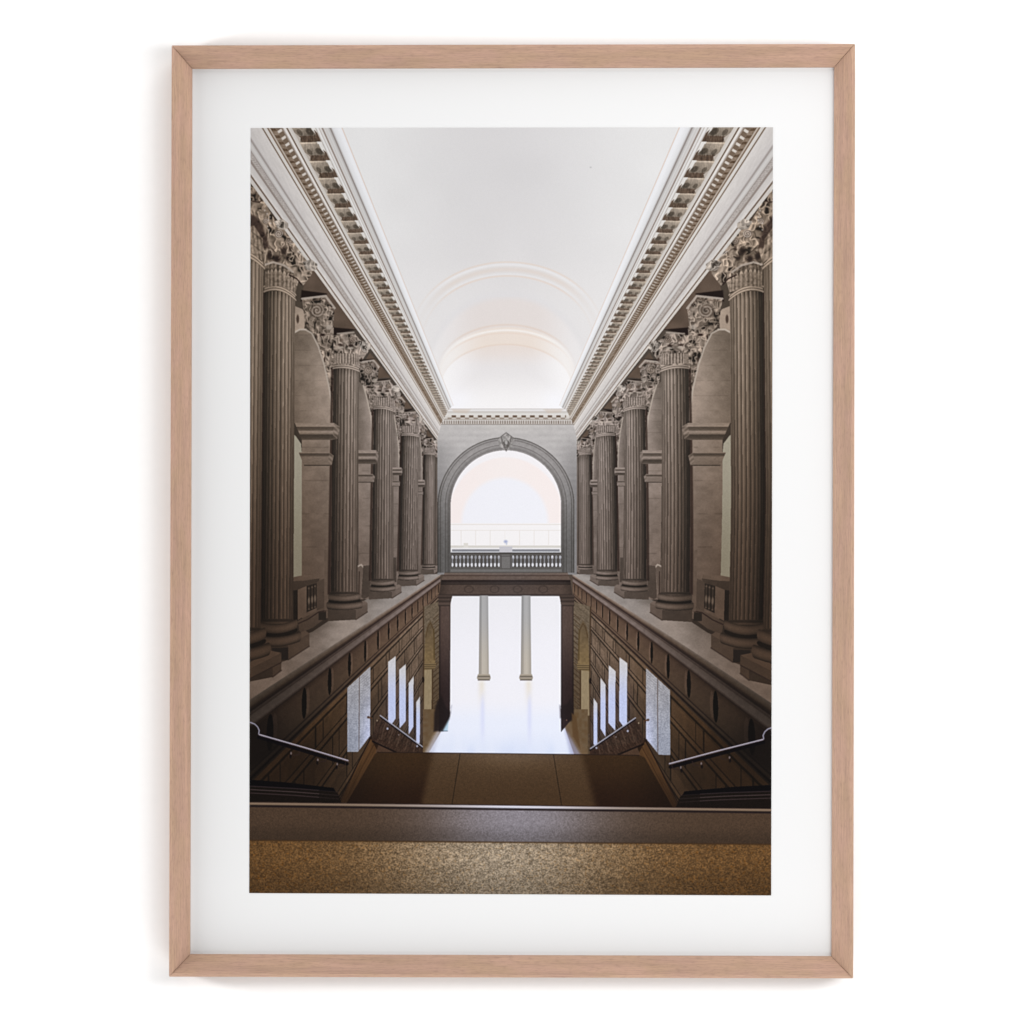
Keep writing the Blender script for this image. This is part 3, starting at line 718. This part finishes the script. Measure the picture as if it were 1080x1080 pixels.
def centre_front(sd):
    # end wall
    def ew(x, y):
        c = mix(C(184, 180, 179), C(146, 143, 144), sstep(450, 545, y))
        side_ = sstep(48, 74, np.abs(x - 534))
        c = c * (1 - .14 * side_ * sstep(450, 480, y))[..., None]
        c = mix(c, C(198, 194, 190), (np.exp(-((x - 534) / 30) ** 2 - ((y - 449) / 6) ** 2)) * .6)
        return c * (1 + noise(x / 5, y / 3, 9) * .04 + noise(x * 1.1, y * 1.1, 10) * .04 + .012 * np.sin(y * .9))[..., None]
    sd.poly([(461.3, 606), (461.3, 463), (465.2, 447), (604.6, 447), (608.5, 463), (608.5, 606)], ew)
    # end cornice
    def cor(x, y):
        ys = [430.2, 431.2, 431.8, 433.6, 434.2, 436.6, 437.2, 441.6, 442.2, 443.2, 443.6, 447.2, 447.8]
        cs = [(232, 232, 236), (176, 168, 164), (222, 220, 221), (216, 213, 212), (188, 182, 178), (214, 211, 208), (214, 210, 206), (196, 190, 184), (150, 140, 132), (206, 202, 198), (196, 190, 186), (190, 184, 178), (120, 112, 108)]
        out = np.empty(x.shape + (3,), np.float32)
        for k in range(3): out[..., k] = np.interp(y, ys, [c[k] for c in cs])
        p = (x - 478.7) / 9.2; f = p - np.round(p)
        blk = (np.abs(f) < .26) & (y > 438.0) & (y < 440.4) & (x > 474) & (x < 597)
        out = np.where(blk[..., None], C(104, 86, 74), out)
        blk2 = (np.abs(f) >= .26) & (y > 440.4) & (y < 442.4)
        out = np.where(blk2[..., None], C(150, 138, 128), out)
        d = ((x - 466) / 2.45) % 1.0
        dn = (y > 443.8) & (y < 447) & (d < .42)
        out = np.where(dn[..., None], C(126, 114, 106), out)
        return out
    sd.poly([(465, 448), (474, 431), (596.5, 431), (605.5, 448)], cor)
    # warm glints at the corners
    for sx in (-1, 1):
        sd.poly([(535 + sx * 59, 431.5), (535 + sx * 38, 431.5), (535 + sx * 43, 436), (535 + sx * 56, 435)], C(196, 180, 166), .5, 1.2)
    # arch surround
    ax, ay = 533.6, 533.2
    def R(x, y): return np.where(y < ay, np.hypot(x - ax, y - ay), np.abs(x - ax))
    def arch(x, y):
        r = R(x, y)
        rs = [58, 59.2, 59.8, 63.2, 63.8, 64.6, 68.6, 69.2, 70.2, 71.2, 72.2]
        gs = [.92, 1.0, .80, 1.02, .72, 1.04, 1.0, .70, 1.06, .82, .6]
        g = np.interp(r, rs, gs)
        c = mix(C(146, 142, 141), C(96, 95, 96), sstep(470, 590, y))
        c = c * (1 - .10 * sstep(470, 460, x))[..., None]
        return c * (g * (1 + noise(x / 1.5, y / 1.5, 12) * .09))[..., None]
    sd.fill(460, 458, 608, 604, arch, lambda x, y: (R(x, y) < 72.2) & (R(x, y) > 57.5) & (y < 604) & (y > 455))
    # the bright hall seen through it
    def hall(x, y):
        r = np.hypot(x - 533.4, y - ay)
        c = np.zeros(x.shape + (3,), np.float32) + C(236, 233, 236)
        pink = mix(C(238, 227, 225), C(238, 231, 231), sstep(.2, .9, np.abs(np.arctan2(x - 533.4, ay - y)) / 1.6) * .2)
        o = np.hypot((x - 533.4) / 61, (y - 546) / 63.5)
        c = mix(c, pink, 1 - sstep(.97, 1.02, o))
        c = mix(c, C(237, 229, 227), (1 - sstep(.97, 1.02, o)) * np.exp(-((x - 533.4) / 30) ** 2) * .8)
        i = np.hypot((x - 532.6) / 45.5, (y - 551) / 47)
        c = mix(c, C(232, 232, 239), 1 - sstep(.93, 1.07, i))
        low = sstep(551, 552.6, y)
        c = mix(c, C(236, 233, 234), low)
        lines = ((np.abs((x - 486) % 15.4) < .6) & (y > 559) & (y < 575)) | (np.abs(y - 559.3) < .4) | (np.abs(y - 553.2) < .4)
        c = np.where(lines[..., None], C(222, 216, 212), c)
        rail = (y > 575.2) & (y < 577.6)
        c = np.where(rail[..., None], C(206, 202, 196), c)
        c = np.where(((y > 577.6) & (y < 579.5))[..., None], C(226, 224, 226), c)
        dk = (y > 579.3) & (y < 581.6) & (np.abs(x - 533.5) < 57)
        c = np.where(dk[..., None], C(126, 127, 134), c)
        c = np.where(((y >= 581.6))[..., None], C(206, 207, 214), c)
        return c
    sd.fill(474, 473, 593, 600, hall, lambda x, y: (R(x, y) <= 58.2) & (y < 598) & (y > 470))
    sd.fill(489, 572.6, 493.5, 577.5, C(214, 210, 204))
    sd.fill(526.8, 576.2, 540.2, 583, lambda x, y: C(190, 188, 194) * (1 + .08 * np.sin(y * 4))[..., None])
    sd.blob(533.4, 571.2, 3.2, 2.6, C(142, 152, 190), .8, .2); sd.blob(534.2, 573.6, 1.2, 2, C(170, 178, 200), .8, .2)
    # balustrade
    def bal(x, y):
        ys = [582.8, 583.6, 585, 586, 598, 598.6, 600, 601, 603, 604.4]
        gs = [84, 70, 92, 78, 82, 96, 88, 112, 104, 84]
        g = np.interp(y, ys, gs)
        c = np.stack([g, g * .985, g * .985], -1)
        l = (x > 476.2) & (x < 527.0); r_ = (x > 540.2) & (x < 592.4)
        ph = np.where(l, (x - 477.2) / 4.075, (x - 541.2) / 4.13); f = ph - np.round(ph)
        up = (np.hypot(f / .30, (y - 587.8) / 2.0) < 1); dn = (np.hypot(f / .27, (y - 595.6) / 2.3) < 1)
        md = (np.abs(f) < .12) & (y > 588) & (y < 594)
        nz = noise(np.round(ph) * 1.3, y * 0, 15)
        c = np.where(((l | r_) & up)[..., None], C(166, 166, 174) * (1 + nz[..., None] * .6), c)
        c = np.where(((l | r_) & dn)[..., None], C(222, 222, 230), c)
        c = np.where(((l | r_) & md)[..., None], C(140, 140, 147), c)
        ped = (np.abs(x - 533.6) < 6.2) & (y > 585) & (y < 599.5)
        c = np.where(ped[..., None], C(112, 110, 110), c)
        pe = ped & ((np.abs(np.abs(x - 533.6) - 5.0) < .5) | (np.abs(y - 586.4) < .5))
        c = np.where(pe[..., None], C(84, 82, 84), c)
        return c * (1 + noise(x, y, 16) * .06)[..., None]
    sd.fill(475.2, 582.8, 592.2, 604.4, bal)
    # ledge mouldings and frieze under it
    def led(x, y):
        ys = [603.8, 604.6, 606, 607.2, 608, 611.2, 612.2, 612.8, 615, 616.4, 617.2, 626, 627.2, 628.6]
        cs = [(70, 64, 62), (112, 100, 94), (104, 90, 84), (72, 60, 56), (104, 89, 82), (98, 84, 78), (40, 32, 32), (38, 30, 30), (62, 54, 52), (50, 42, 40), (82, 70, 65), (84, 71, 66), (64, 54, 52), (52, 44, 44)]
        out = np.empty(x.shape + (3,), np.float32)
        for k in range(3): out[..., k] = np.interp(y, ys, [c[k] for c in cs])
        for cx in (494.5, 521.5, 546, 573):
            r = np.hypot((x - cx) / 5, (y - 621.5) / 4)
            out *= np.where((np.abs(r - .9) < .16) & (y > 616.5), .86, 1)[..., None]
        out *= (1 - .25 * sstep(56, 72, np.abs(x - 534)) * (y > 612))[..., None]
        out = mix(out, out * .8 + C(18, 20, 24), np.exp(-((x - 540) / 32) ** 2) * .5)
        return out * (1 + noise(x / 2, y, 17) * .10 + noise(x * 1.3, y * 1.3, 18) * .06)[..., None]
    sd.poly([(469, 603.8), (598.6, 603.8), (601.5, 612), (604, 629.5), (462.5, 629.5), (465.5, 612)], led)
    # opening below
    def opening(x, y):
        t = sstep(628, 700, y)
        c = mix(C(229, 228, 233), C(233, 232, 239), t)
        c = mix(c, C(225, 229, 243), sstep(735, 765, y))
        n = noise(x / 7, y / 22, 19)
        c = mix(c, C(206, 215, 238), sstep(765, 796, y) * (.55 + n * .6))
        for cx in (508, 557.5):
            c = mix(c, C(224, 216, 204), np.exp(-((x - cx) / 3.4) ** 2) * sstep(712, 722, y) * (1 - sstep(722, 752, y)) * .8)
            c = mix(c, C(206, 210, 238), np.exp(-((x - cx - 1) / 2.4) ** 2) * sstep(725, 745, y) * (1 - sstep(760, 796, y)) * .7)
        return c
    sd.fill(443, 628.6, 625, 798, lambda x, y: mix(C(98, 78, 55), C(106, 90, 70), noise(x / 3, y / 3, 20) + .5), lambda x, y: (x > 446) & (x < 620) & (y > 748) & (y < 799))
    sd.poly([(475.2, 628.6), (592, 628.6), (591.6, 756), (606, 797), (451, 796), (474.6, 755)], opening, 1, .5)
    # softly lit floor edges
    sd.poly([(468, 762), (456, 797), (446, 797), (462, 766)], lambda x, y: mix(C(190, 190, 206), C(160, 136, 104), sstep(460, 450, x + (y - 780) * .6)), .65, 3)
    sd.poly([(592, 757), (597, 770), (614, 797), (602, 797)], C(150, 150, 182), .6, 2.5)
    sd.poly([(594, 758), (602, 766), (621, 797), (613, 797)], C(112, 92, 70), .75, 2.5)
    sd.poly([(464, 771), (471, 757), (474, 755), (472, 771)], C(150, 186, 206), .7, .9)
    sd.line([(463, 771), (472, 771)], .8, C(60, 76, 96), .8)
    # pilasters of the portal
    for sx, x0, x1 in ((1, 463, 475.2), (-1, 591.8, 605)):
        def pil(x, y, x0=x0, x1=x1):
            u = (x - x0) / (x1 - x0)
            c = mix(C(84, 70, 66), C(44, 33, 34), sstep(650, 740, y))
            g = np.interp(u, [0, .1, .2, .85, .93, 1], [.6, .8, 1.0, 1.0, .9, .7] if x0 < 500 else [.7, .9, 1.0, 1.0, .8, .6])
            return c * (g * (1 + noise(x, y / 2, 21) * .12))[..., None]
        sd.poly([(x0, 627), (x1, 627), (x1 - (.8 if sx > 0 else 0), 756), (x0, 772)], pil)
        w0, w1 = (x0 - .6, x1 + 2.4) if sx > 0 else (x0 - 2.4, x1 + .6)
        pts = [(w0, 627), (w1, 627), (w1 - 1.4 * (sx > 0), 632), (w1 - 3 * (sx > 0), 639.5), (w0 + 2.4 * (sx < 0), 639.5), (w0 + 1.4 * (sx < 0), 632)]
        sd.poly(pts, lambda x, y: np.stack([np.interp(y, [627, 629, 630, 633, 633.6, 636, 637, 639.5], [60, 78, 50, 84, 48, 80, 88, 46])] * 3, -1) * C(1, .85, .8))
    # dark stair ends beside the portal
    sd.poly([(461, 740), (466, 734), (470, 745), (475, 751), (474, 758), (467, 771), (457.5, 771.5), (458, 752)], C(30, 23, 24), .9, 1.6)
    sd.poly([(590.6, 745), (598, 742), (602, 737), (605, 748), (604.5, 760), (600, 761), (591, 757)], C(32, 25, 26), .85, 1.8)
    sd.poly([(603, 752), (608, 756), (612, 790), (604, 776)], C(92, 70, 46), .9, 1)
    sd.line([(475, 747), (476.6, 743.5), (475.6, 753)], .8, C(176, 176, 190), .7); sd.line([(591.5, 747), (590, 743), (590.6, 753)], .8, C(176, 176, 190), .7)
    sd.blob(597.6, 759.5, 1, .8, C(150, 110, 90), .8)
    # two inner columns
    for cx, hw in ((510.3, 4.9), (554.8, 5.1)):
        def col(x, y, cx=cx, hw=hw):
            u = (x - cx) / hw
            c = mix(C(156, 155, 156), C(172, 164, 153), sstep(640, 706, y))
            g = .86 + .22 * np.cos(u * 1.25) - .05 * (np.abs((u * 3.5) % 1 - .5) < .2)
            g = g * (1 - .10 * (u < -.5))
            return c * g[..., None]
        sd.poly([(cx - hw * .92, 628), (cx + hw * .92, 628), (cx + hw * 1.08, 712), (cx - hw * 1.08, 712)], col, 1, .35)
        sd.poly([(cx - 6.2, 711), (cx + 6.2, 711), (cx + 7.4, 715.2), (cx + 6, 717.2), (cx - 6, 717.2), (cx - 7.4, 715.2)],
                lambda x, y: C(150, 140, 126) * np.interp(y, [711, 712.5, 713.5, 715, 716.5, 717], [1.15, 1.0, .62, 1.12, .8, .55])[..., None], 1, .4)
        sd.line([(cx - 6, 717.4), (cx + 6, 717.4)], .9, C(92, 84, 78), .8)
    # bloom of the bright hall over its surround
    # keystone
    def key(x, y):
        return C(150, 146, 144) * (1 + noise(x / 1.6, y / 1.6, 22) * .4 - .25 * (np.hypot(x - 533.8, y - 467) < 3.2))[..., None]
    sd.poly([(525, 462.5), (529, 459.5), (533.8, 455.6), (539, 459.5), (543, 462.5), (541, 470), (536, 474), (534, 476.4), (531.5, 474), (526.5, 470)], key, 1, .3)
    sd.line([(529, 461), (530, 468), (533.8, 475), (537.6, 468), (539, 461)], .9, C(84, 80, 80), .8)
    sd.line([(525, 463), (533.8, 456.4), (543, 463)], .8, C(92, 88, 87), .7)
    sd.blob(533.8, 466.5, 2.2, 3.4, C(176, 172, 170), .8, .4)
    sd.line([(531.4, 466), (532, 470), (533.8, 472), (535.6, 470), (536.2, 466)], .7, C(70, 67, 67), .8)

def foreground(sd):
    def lev(x, y): return y - .0125 * (x - 534)          # the picture's floor lines run a little downhill
    # landing
    def land(x, y):
        v = (lev(x, y) - 794.5) / 54.5
        l0 = 457 - 12.5 * v; l1 = 613.7 + 14.5 * v
        c = mix(C(58, 41, 25), C(38, 23, 14), sstep(794, 850, y))
        mid = sstep(l0 - 5, l0 + 5, x) * (1 - sstep(l1 - 6, l1 + 6, x)) * .9
        cm = mix(C(84, 66, 48), C(74, 56, 38), sstep(795, 848, y))
        cm = mix(cm, C(112, 92, 72), np.exp(-((x - 537) / 46) ** 2 - ((lev(x, y) - 798) / 13) ** 2) * .7)
        c = mix(c, cm, mid)
        edge = np.minimum(sstep(360, 420, x), sstep(712, 655, x))
        c = c * (.72 + .28 * edge)[..., None]
        n = 1 + noise(x * 1.6, y * 2.2, 31) * .22 + noise(x * .5, y * .7, 32) * .08
        c = c * n[..., None]
        for a, b_ in ((485.4, 476.7), (583.6, 592.4)):
            xx = a + (b_ - a) * v
            c = np.where((np.abs(x - xx) < .45)[..., None], c * .55, c)
        return c
    sd.poly([(398, 793.2), (674, 796.2), (680, 799), (712, 856), (363.2, 851), (395, 796)], land, 1, .4)
    sd.line([(398, 793.4), (534, 794.8), (674, 796.6)], .8, C(34, 24, 22), .8)
    # riser and nosing
    def fr(x, y):
        L = lev(x, y)
        cen = np.exp(-((x - 546) / 98) ** 2)
        nose = (L < 852.6)
        c = mix(C(126, 106, 90), C(214, 212, 226), cen * 1.0)
        c = mix(c, c * .45, sstep(851.4, 852.6, L))
        ris = mix(C(76, 60, 48), C(130, 124, 130), cen)
        cool = np.exp(-((x - 540) / 60) ** 2)
        ris = mix(ris, C(138, 132, 140), cool * .4)
        ris = ris * (1 - .18 * sstep(866, 886, L))[..., None]
        n = noise(x * 1.5, y * 1.6, 33) * .22 + noise(x * .7, y * .7, 34) * .12
        ris = ris * (1 + n)[..., None]
        shadow = sstep(852.4, 853.0, L) * (1 - sstep(853.6, 855.4, L))
        ris = mix(ris, C(26, 18, 22), shadow * .9)
        out = np.where(nose[..., None], c, ris)
        bl = y - .0078 * (x - 534)
        cen2 = np.exp(-((x - 530) / 130) ** 2)
        fl = mix(C(100, 73, 43), C(151, 136, 117), cen2)
        fl = fl * (1 - .20 * sstep(900, 944, y))[..., None]
        sp = noise(x * .8, y * 1.0, 35) * 1.0 + noise(x * 1.7, y * 1.9, 36) * .8 + noise(x * .25, y * .4, 38) * .3
        fl = fl * (1 + sp * .50)[..., None]
        fl = fl + (np.clip(noise(x * .62 + 9, y * .75, 37) - .2, 0, 1) * 90)[..., None] * C(.30, -.05, -.45)
        out = np.where((bl > 888.6)[..., None], fl, out)
        ln = np.exp(-((bl - 888.4) / .9) ** 2)
        return mix(out, C(66, 46, 26), ln * .7)
    sd.poly([(255, 845.4), (825, 852.8), (825, 950), (255, 950)], fr)
    sd.line([(255, 845.8), (825, 853.0)], .9, C(30, 20, 20), .8)

def gblur(a, sig):
    r = int(sig * 3 + 1); k = np.exp(-(np.arange(-r, r + 1) / sig) ** 2 / 2); k = (k / k.sum()).astype(np.float32)
    p = np.pad(a, ((r, r), (0, 0), (0, 0)), mode='edge')
    o = sum(k[i] * p[i:i + a.shape[0]] for i in range(2 * r + 1))
    p = np.pad(o, ((0, 0), (r, r), (0, 0)), mode='edge')
    return sum(k[i] * p[:, i:i + a.shape[1]] for i in range(2 * r + 1))

def draw_print():
    global IMG
    mid = Mid()
    centre_back(mid)
    left = Side(False, 11); right = Side(True, 511)
    side(left); side(right)
    centre_front(mid)
    foreground(mid)
    # glow round the bright openings, lens softness, then paper-fine grain
    lum = IMG.mean(-1)
    IMG = IMG * (1 - sstep(135, 60, lum)[..., None] * np.array((.07, .10, .14), np.float32))      # printing contrast in the deep tones
    small = IMG[::6, ::6]
    glow = gblur(np.clip(small - 190, 0, 255), 3.0)
    glow = np.repeat(np.repeat(glow, 6, 0), 6, 1)[:H, :W]
    glow = gblur(glow, 3)
    IMG = IMG + glow * .42 * (1 - IMG / 255.)
    IMG = gblur(IMG, .36 * SC)
    # mild unsharp, as in the photograph
    IMG = IMG + np.clip((IMG - gblur(IMG, 1.0 * SC)) * .48, -14, 11)
    rng = np.random.default_rng(4)
    g = rng.normal(0, 1, (H, W)).astype(np.float32)
    IMG = np.clip(IMG + g[..., None] * 2.2, 0, 255) / 255.
    return IMG

# ------------------------------------------------------------------ materials
def new_mat(name, rough=.6, spec=.3):
    m = bpy.data.materials.new(name); m.use_nodes = True
    b = m.node_tree.nodes['Principled BSDF']
    b.inputs['Roughness'].default_value = rough
    b.inputs['Specular IOR Level'].default_value = spec
    return m, m.node_tree, b

def paint_mat():
    m, t, b = new_mat('white_wall_paint', .9, .05)
    n = t.nodes.new('ShaderNodeTexNoise'); n.inputs['Scale'].default_value = 900; n.inputs['Detail'].default_value = 3
    r = t.nodes.new('ShaderNodeValToRGB')
    r.color_ramp.elements[0].color = (.925, .925, .925, 1); r.color_ramp.elements[1].color = (.95, .95, .95, 1)
    t.links.new(n.outputs['Fac'], r.inputs[0]); t.links.new(r.outputs[0], b.inputs['Base Color'])
    bp = t.nodes.new('ShaderNodeBump'); bp.inputs['Strength'].default_value = .03; bp.inputs['Distance'].default_value = .0004
    t.links.new(n.outputs['Fac'], bp.inputs['Height']); t.links.new(bp.outputs[0], b.inputs['Normal'])
    return m

def card_mat(name, v):
    m, t, b = new_mat(name, .85, .1)
    n = t.nodes.new('ShaderNodeTexNoise'); n.inputs['Scale'].default_value = 1400; n.inputs['Detail'].default_value = 4
    r = t.nodes.new('ShaderNodeValToRGB')
    r.color_ramp.elements[0].color = (v * .985, v * .985, v * .985, 1); r.color_ramp.elements[1].color = (v * 1.01, v * 1.01, v * 1.012, 1)
    t.links.new(n.outputs['Fac'], r.inputs[0]); t.links.new(r.outputs[0], b.inputs['Base Color'])
    return m

def wood_mat():
    """pale pinkish hardwood: fine grain along U, short dark pores, broad soft figure"""
    m, t, b = new_mat('pale_oak', .62, .22)
    uv = t.nodes.new('ShaderNodeUVMap'); uv.uv_map = 'UVMap'
    def tex(scale, su, sv, det, dist=0.):
        mp = t.nodes.new('ShaderNodeMapping'); mp.inputs['Scale'].default_value = (su, sv, 1)
        t.links.new(uv.outputs[0], mp.inputs[0])
        n = t.nodes.new('ShaderNodeTexNoise'); n.inputs['Scale'].default_value = scale; n.inputs['Detail'].default_value = det
        n.inputs['Distortion'].default_value = dist
        t.links.new(mp.outputs[0], n.inputs['Vector'])
        return n.outputs['Fac']
    grain = tex(1., 38, 900, 4, .4)
    fleck = tex(1., 170, 700, 3, .2)
    broad = tex(1., 9, 130, 2, .8)
    tint = tex(1., 26, 60, 2)
    def ramp(f, stops):
        r = t.nodes.new('ShaderNodeValToRGB'); cr = r.color_ramp
        while len(cr.elements) < len(stops): cr.elements.new(.5)
        for e, (p, c) in zip(cr.elements, stops): e.position = p; e.color = (*c, 1)
        t.links.new(f, r.inputs[0]); return r.outputs[0]
    def mixc(a, b_, f, mode='MULTIPLY'):
        x = t.nodes.new('ShaderNodeMix'); x.data_type = 'RGBA'; x.blend_type = mode
        if isinstance(f, float): x.inputs[0].default_value = f
        else: t.links.new(f, x.inputs[0])
        t.links.new(a, x.inputs[6]); t.links.new(b_, x.inputs[7]); return x.outputs[2]
    base = ramp(tint, [(.35, (.425, .281, .194)), (.65, (.450, .288, .215))])
    g = ramp(grain, [(.30, (.78, .76, .77)), (.5, (1, 1, 1)), (.7, (1.10, 1.09, 1.07))])
    f = ramp(fleck, [(.30, (.80, .78, .80)), (.46, (1, 1, 1)), (.72, (1.06, 1.05, 1.04))])
    br = ramp(broad, [(.3, (.90, .89, .90)), (.7, (1.08, 1.07, 1.06))])
    c = mixc(mixc(mixc(base, g, .75), f, .8), br, .8)
    t.links.new(c, b.inputs['Base Color'])
    bp = t.nodes.new('ShaderNodeBump'); bp.inputs['Strength'].default_value = .25; bp.inputs['Distance'].default_value = .0003
    t.links.new(grain, bp.inputs['Height']); t.links.new(bp.outputs[0], b.inputs['Normal'])
    return m

def ink_mat(gain):
    """the printed picture, drawn above, as ink on the paper"""
    pic = draw_print()
    lin = np.where(pic <= .04045, pic / 12.92, ((pic + .055) / 1.055) ** 2.4) * gain
    srgb = np.where(lin <= .0031308, lin * 12.92, 1.055 * np.clip(lin, 0, 1) ** (1 / 2.4) - .055)
    img = bpy.data.images.new('drawn_hall', W, H, alpha=False)
    buf = np.ones((H, W, 4), np.float32); buf[..., :3] = np.clip(srgb, 0, 1)[::-1]
    img.pixels.foreach_set(buf.ravel()); img.update(); img.pack()
    m, t, b = new_mat('photo_ink', .75, .06)
    uv = t.nodes.new('ShaderNodeUVMap'); uv.uv_map = 'UVMap'
    im = t.nodes.new('ShaderNodeTexImage'); im.image = img; im.interpolation = 'Linear'
    t.links.new(uv.outputs[0], im.inputs[0]); t.links.new(im.outputs[0], b.inputs['Base Color'])
    return m

# ------------------------------------------------------------------ the wall
def link(name, me, mat, parent=None):
    o = bpy.data.objects.new(name, me); sc.collection.objects.link(o)
    if mat: me.materials.append(mat)
    if parent: o.parent = parent
    return o

def mesh(name, verts, faces, uvs=None):
    me = bpy.data.meshes.new(name); me.from_pydata([tuple(v) for v in verts], [], faces); me.update()
    if uvs:
        l = me.uv_layers.new(name='UVMap')
        for p in me.polygons:
            for li in p.loop_indices: l.data[li].uv = uvs[me.loops[li].vertex_index]
    return me

def slab(name, quad, z0, z1):
    """a thin sheet with the outline quad (pixel corners at its front face)"""
    v = [P(x, y, z1) for x, y in quad]
    v += [Vector((a.x, a.y, z0)) for a in v]
    f = [(3, 2, 1, 0), (4, 5, 6, 7)] + [(i, (i + 1) % 4, 4 + (i + 1) % 4, 4 + i) for i in range(4)]
    return mesh(name, v, f)

R_ = 3.5
wv = [(-R_, -R_, 0), (R_, -R_, 0), (R_, R_, 0), (-R_, R_, 0), (-R_, -R_, -.1), (R_, -R_, -.1), (R_, R_, -.1), (-R_, R_, -.1)]
wall = link('wall', mesh('wall', wv, [(0, 1, 2, 3), (7, 6, 5, 4), (0, 4, 5, 1), (1, 5, 6, 2), (2, 6, 7, 3), (3, 7, 4, 0)]), paint_mat())
wall['kind'] = 'structure'
wall.matrix_world = UPRIGHT

# ------------------------------------------------------------------ the framed photograph
Z_RIM, Z_LIP, Z_PAPER = .0290, .0142, .0108
root = bpy.data.objects.new('framed_photograph', None); sc.collection.objects.link(root)
root.matrix_world = UPRIGHT
root['label'] = 'pale wooden frame around a white-bordered print of a columned staircase hall'
root['category'] = 'framed picture'

OUT = [(181, 47.8), (902, 46.2), (900, 1032.0), (178.2, 1030.2)]
RIM = [(184, 50.9), (898.6, 49.5), (896.4, 1028.6), (181.4, 1026.8)]
LIP = [(202.6, 72.3), (880.0, 70.8), (877.2, 1008.8), (200.4, 1006.6)]
SIDES = [(0, 1), (1, 2), (2, 3), (3, 0)]
wood = wood_mat()
for i, (a, b) in enumerate(SIDES):
    prof = []
    for k in (a, b):
        o = P(*OUT[k], Z_RIM); r = P(*RIM[k], Z_RIM); l = P(*LIP[k], Z_LIP)
        ob = Vector((o.x, o.y, .0015)) + (l - o).project(Vector((l.x - o.x, l.y - o.y, 0))) * .14; ob.z = .0015
        # shallow step under the lip that holds the sheet
        inb = Vector((l.x, l.y, Z_PAPER + .0002))
        bk = o + (l - o) * .62; bk = Vector((bk.x, bk.y, Z_PAPER + .0002)); bk2 = Vector((bk.x, bk.y, .0015))
        prof.append([ob, o, r, l, inb, bk, bk2])
    n = len(prof[0])
    verts = prof[0] + prof[1]
    faces = [(j, (j + 1) % n, n + (j + 1) % n, n + j) for j in range(n)]
    faces += [tuple(range(n - 1, -1, -1)), tuple(range(n, 2 * n))]
    d = (prof[1][1] - prof[0][1]).normalized()
    acc = [0]
    for j in range(1, n): acc.append(acc[-1] + (prof[0][j] - prof[0][j - 1]).length)
    uvs = [((v - prof[0][1]).dot(d) + i * 3.17, acc[j % n] + i * .71) for j, v in enumerate(verts)]
    me = mesh('frame_rail', verts, faces, uvs)
    rail = link('frame_rail', me, wood, root)
    # hairline gap at the mitres
    mid = sum((Vector(v.co) for v in me.vertices), Vector()) / len(me.vertices)
    for v in me.vertices:
        v.co -= d * (.00012 if (v.co - mid).dot(d) > 0 else -.00012)
    bv = rail.modifiers.new('soft edges', 'BEVEL'); bv.width = .00035; bv.segments = 2; bv.limit_method = 'ANGLE'; bv.angle_limit = math.radians(20)

sheet = [(x + sx * 6, y + sy * 6) for (x, y), (sx, sy) in zip(LIP, [(-1, -1), (1, -1), (1, 1), (-1, 1)])]
paper = link('mat_board', slab('mat_board', sheet, Z_PAPER - .0014, Z_PAPER), card_mat('white_card', .705), root)
back = link('backing_board', slab('backing_board', [(x, y) for x, y in sheet], .0030, Z_PAPER - .0018), card_mat('grey_board', .35), root)

PR = [(264.4, 135.0), (815.2, 134.2), (813.3, 944.4), (262.9, 941.9)]
v = [P(x, y, Z_PAPER + .0003) for x, y in PR]
v += [Vector((q.x, q.y, Z_PAPER + .00002)) for q in v]
uv1 = [((x - CX0) / CW, 1 - (y - CY0) / CH) for x, y in PR]
me = mesh('photo_print', v, [(3, 2, 1, 0), (4, 5, 6, 7)] + [(i, (i + 1) % 4, 4 + (i + 1) % 4, 4 + i) for i in range(4)], uv1 * 2)
pr = link('photo_print', me, ink_mat(.83), root)
for m_ in (o_.data for o_ in bpy.data.objects if o_.type == 'MESH'):
    bm = bmesh.new(); bm.from_mesh(m_); bmesh.ops.recalc_face_normals(bm, faces=bm.faces); bm.to_mesh(m_); bm.free()
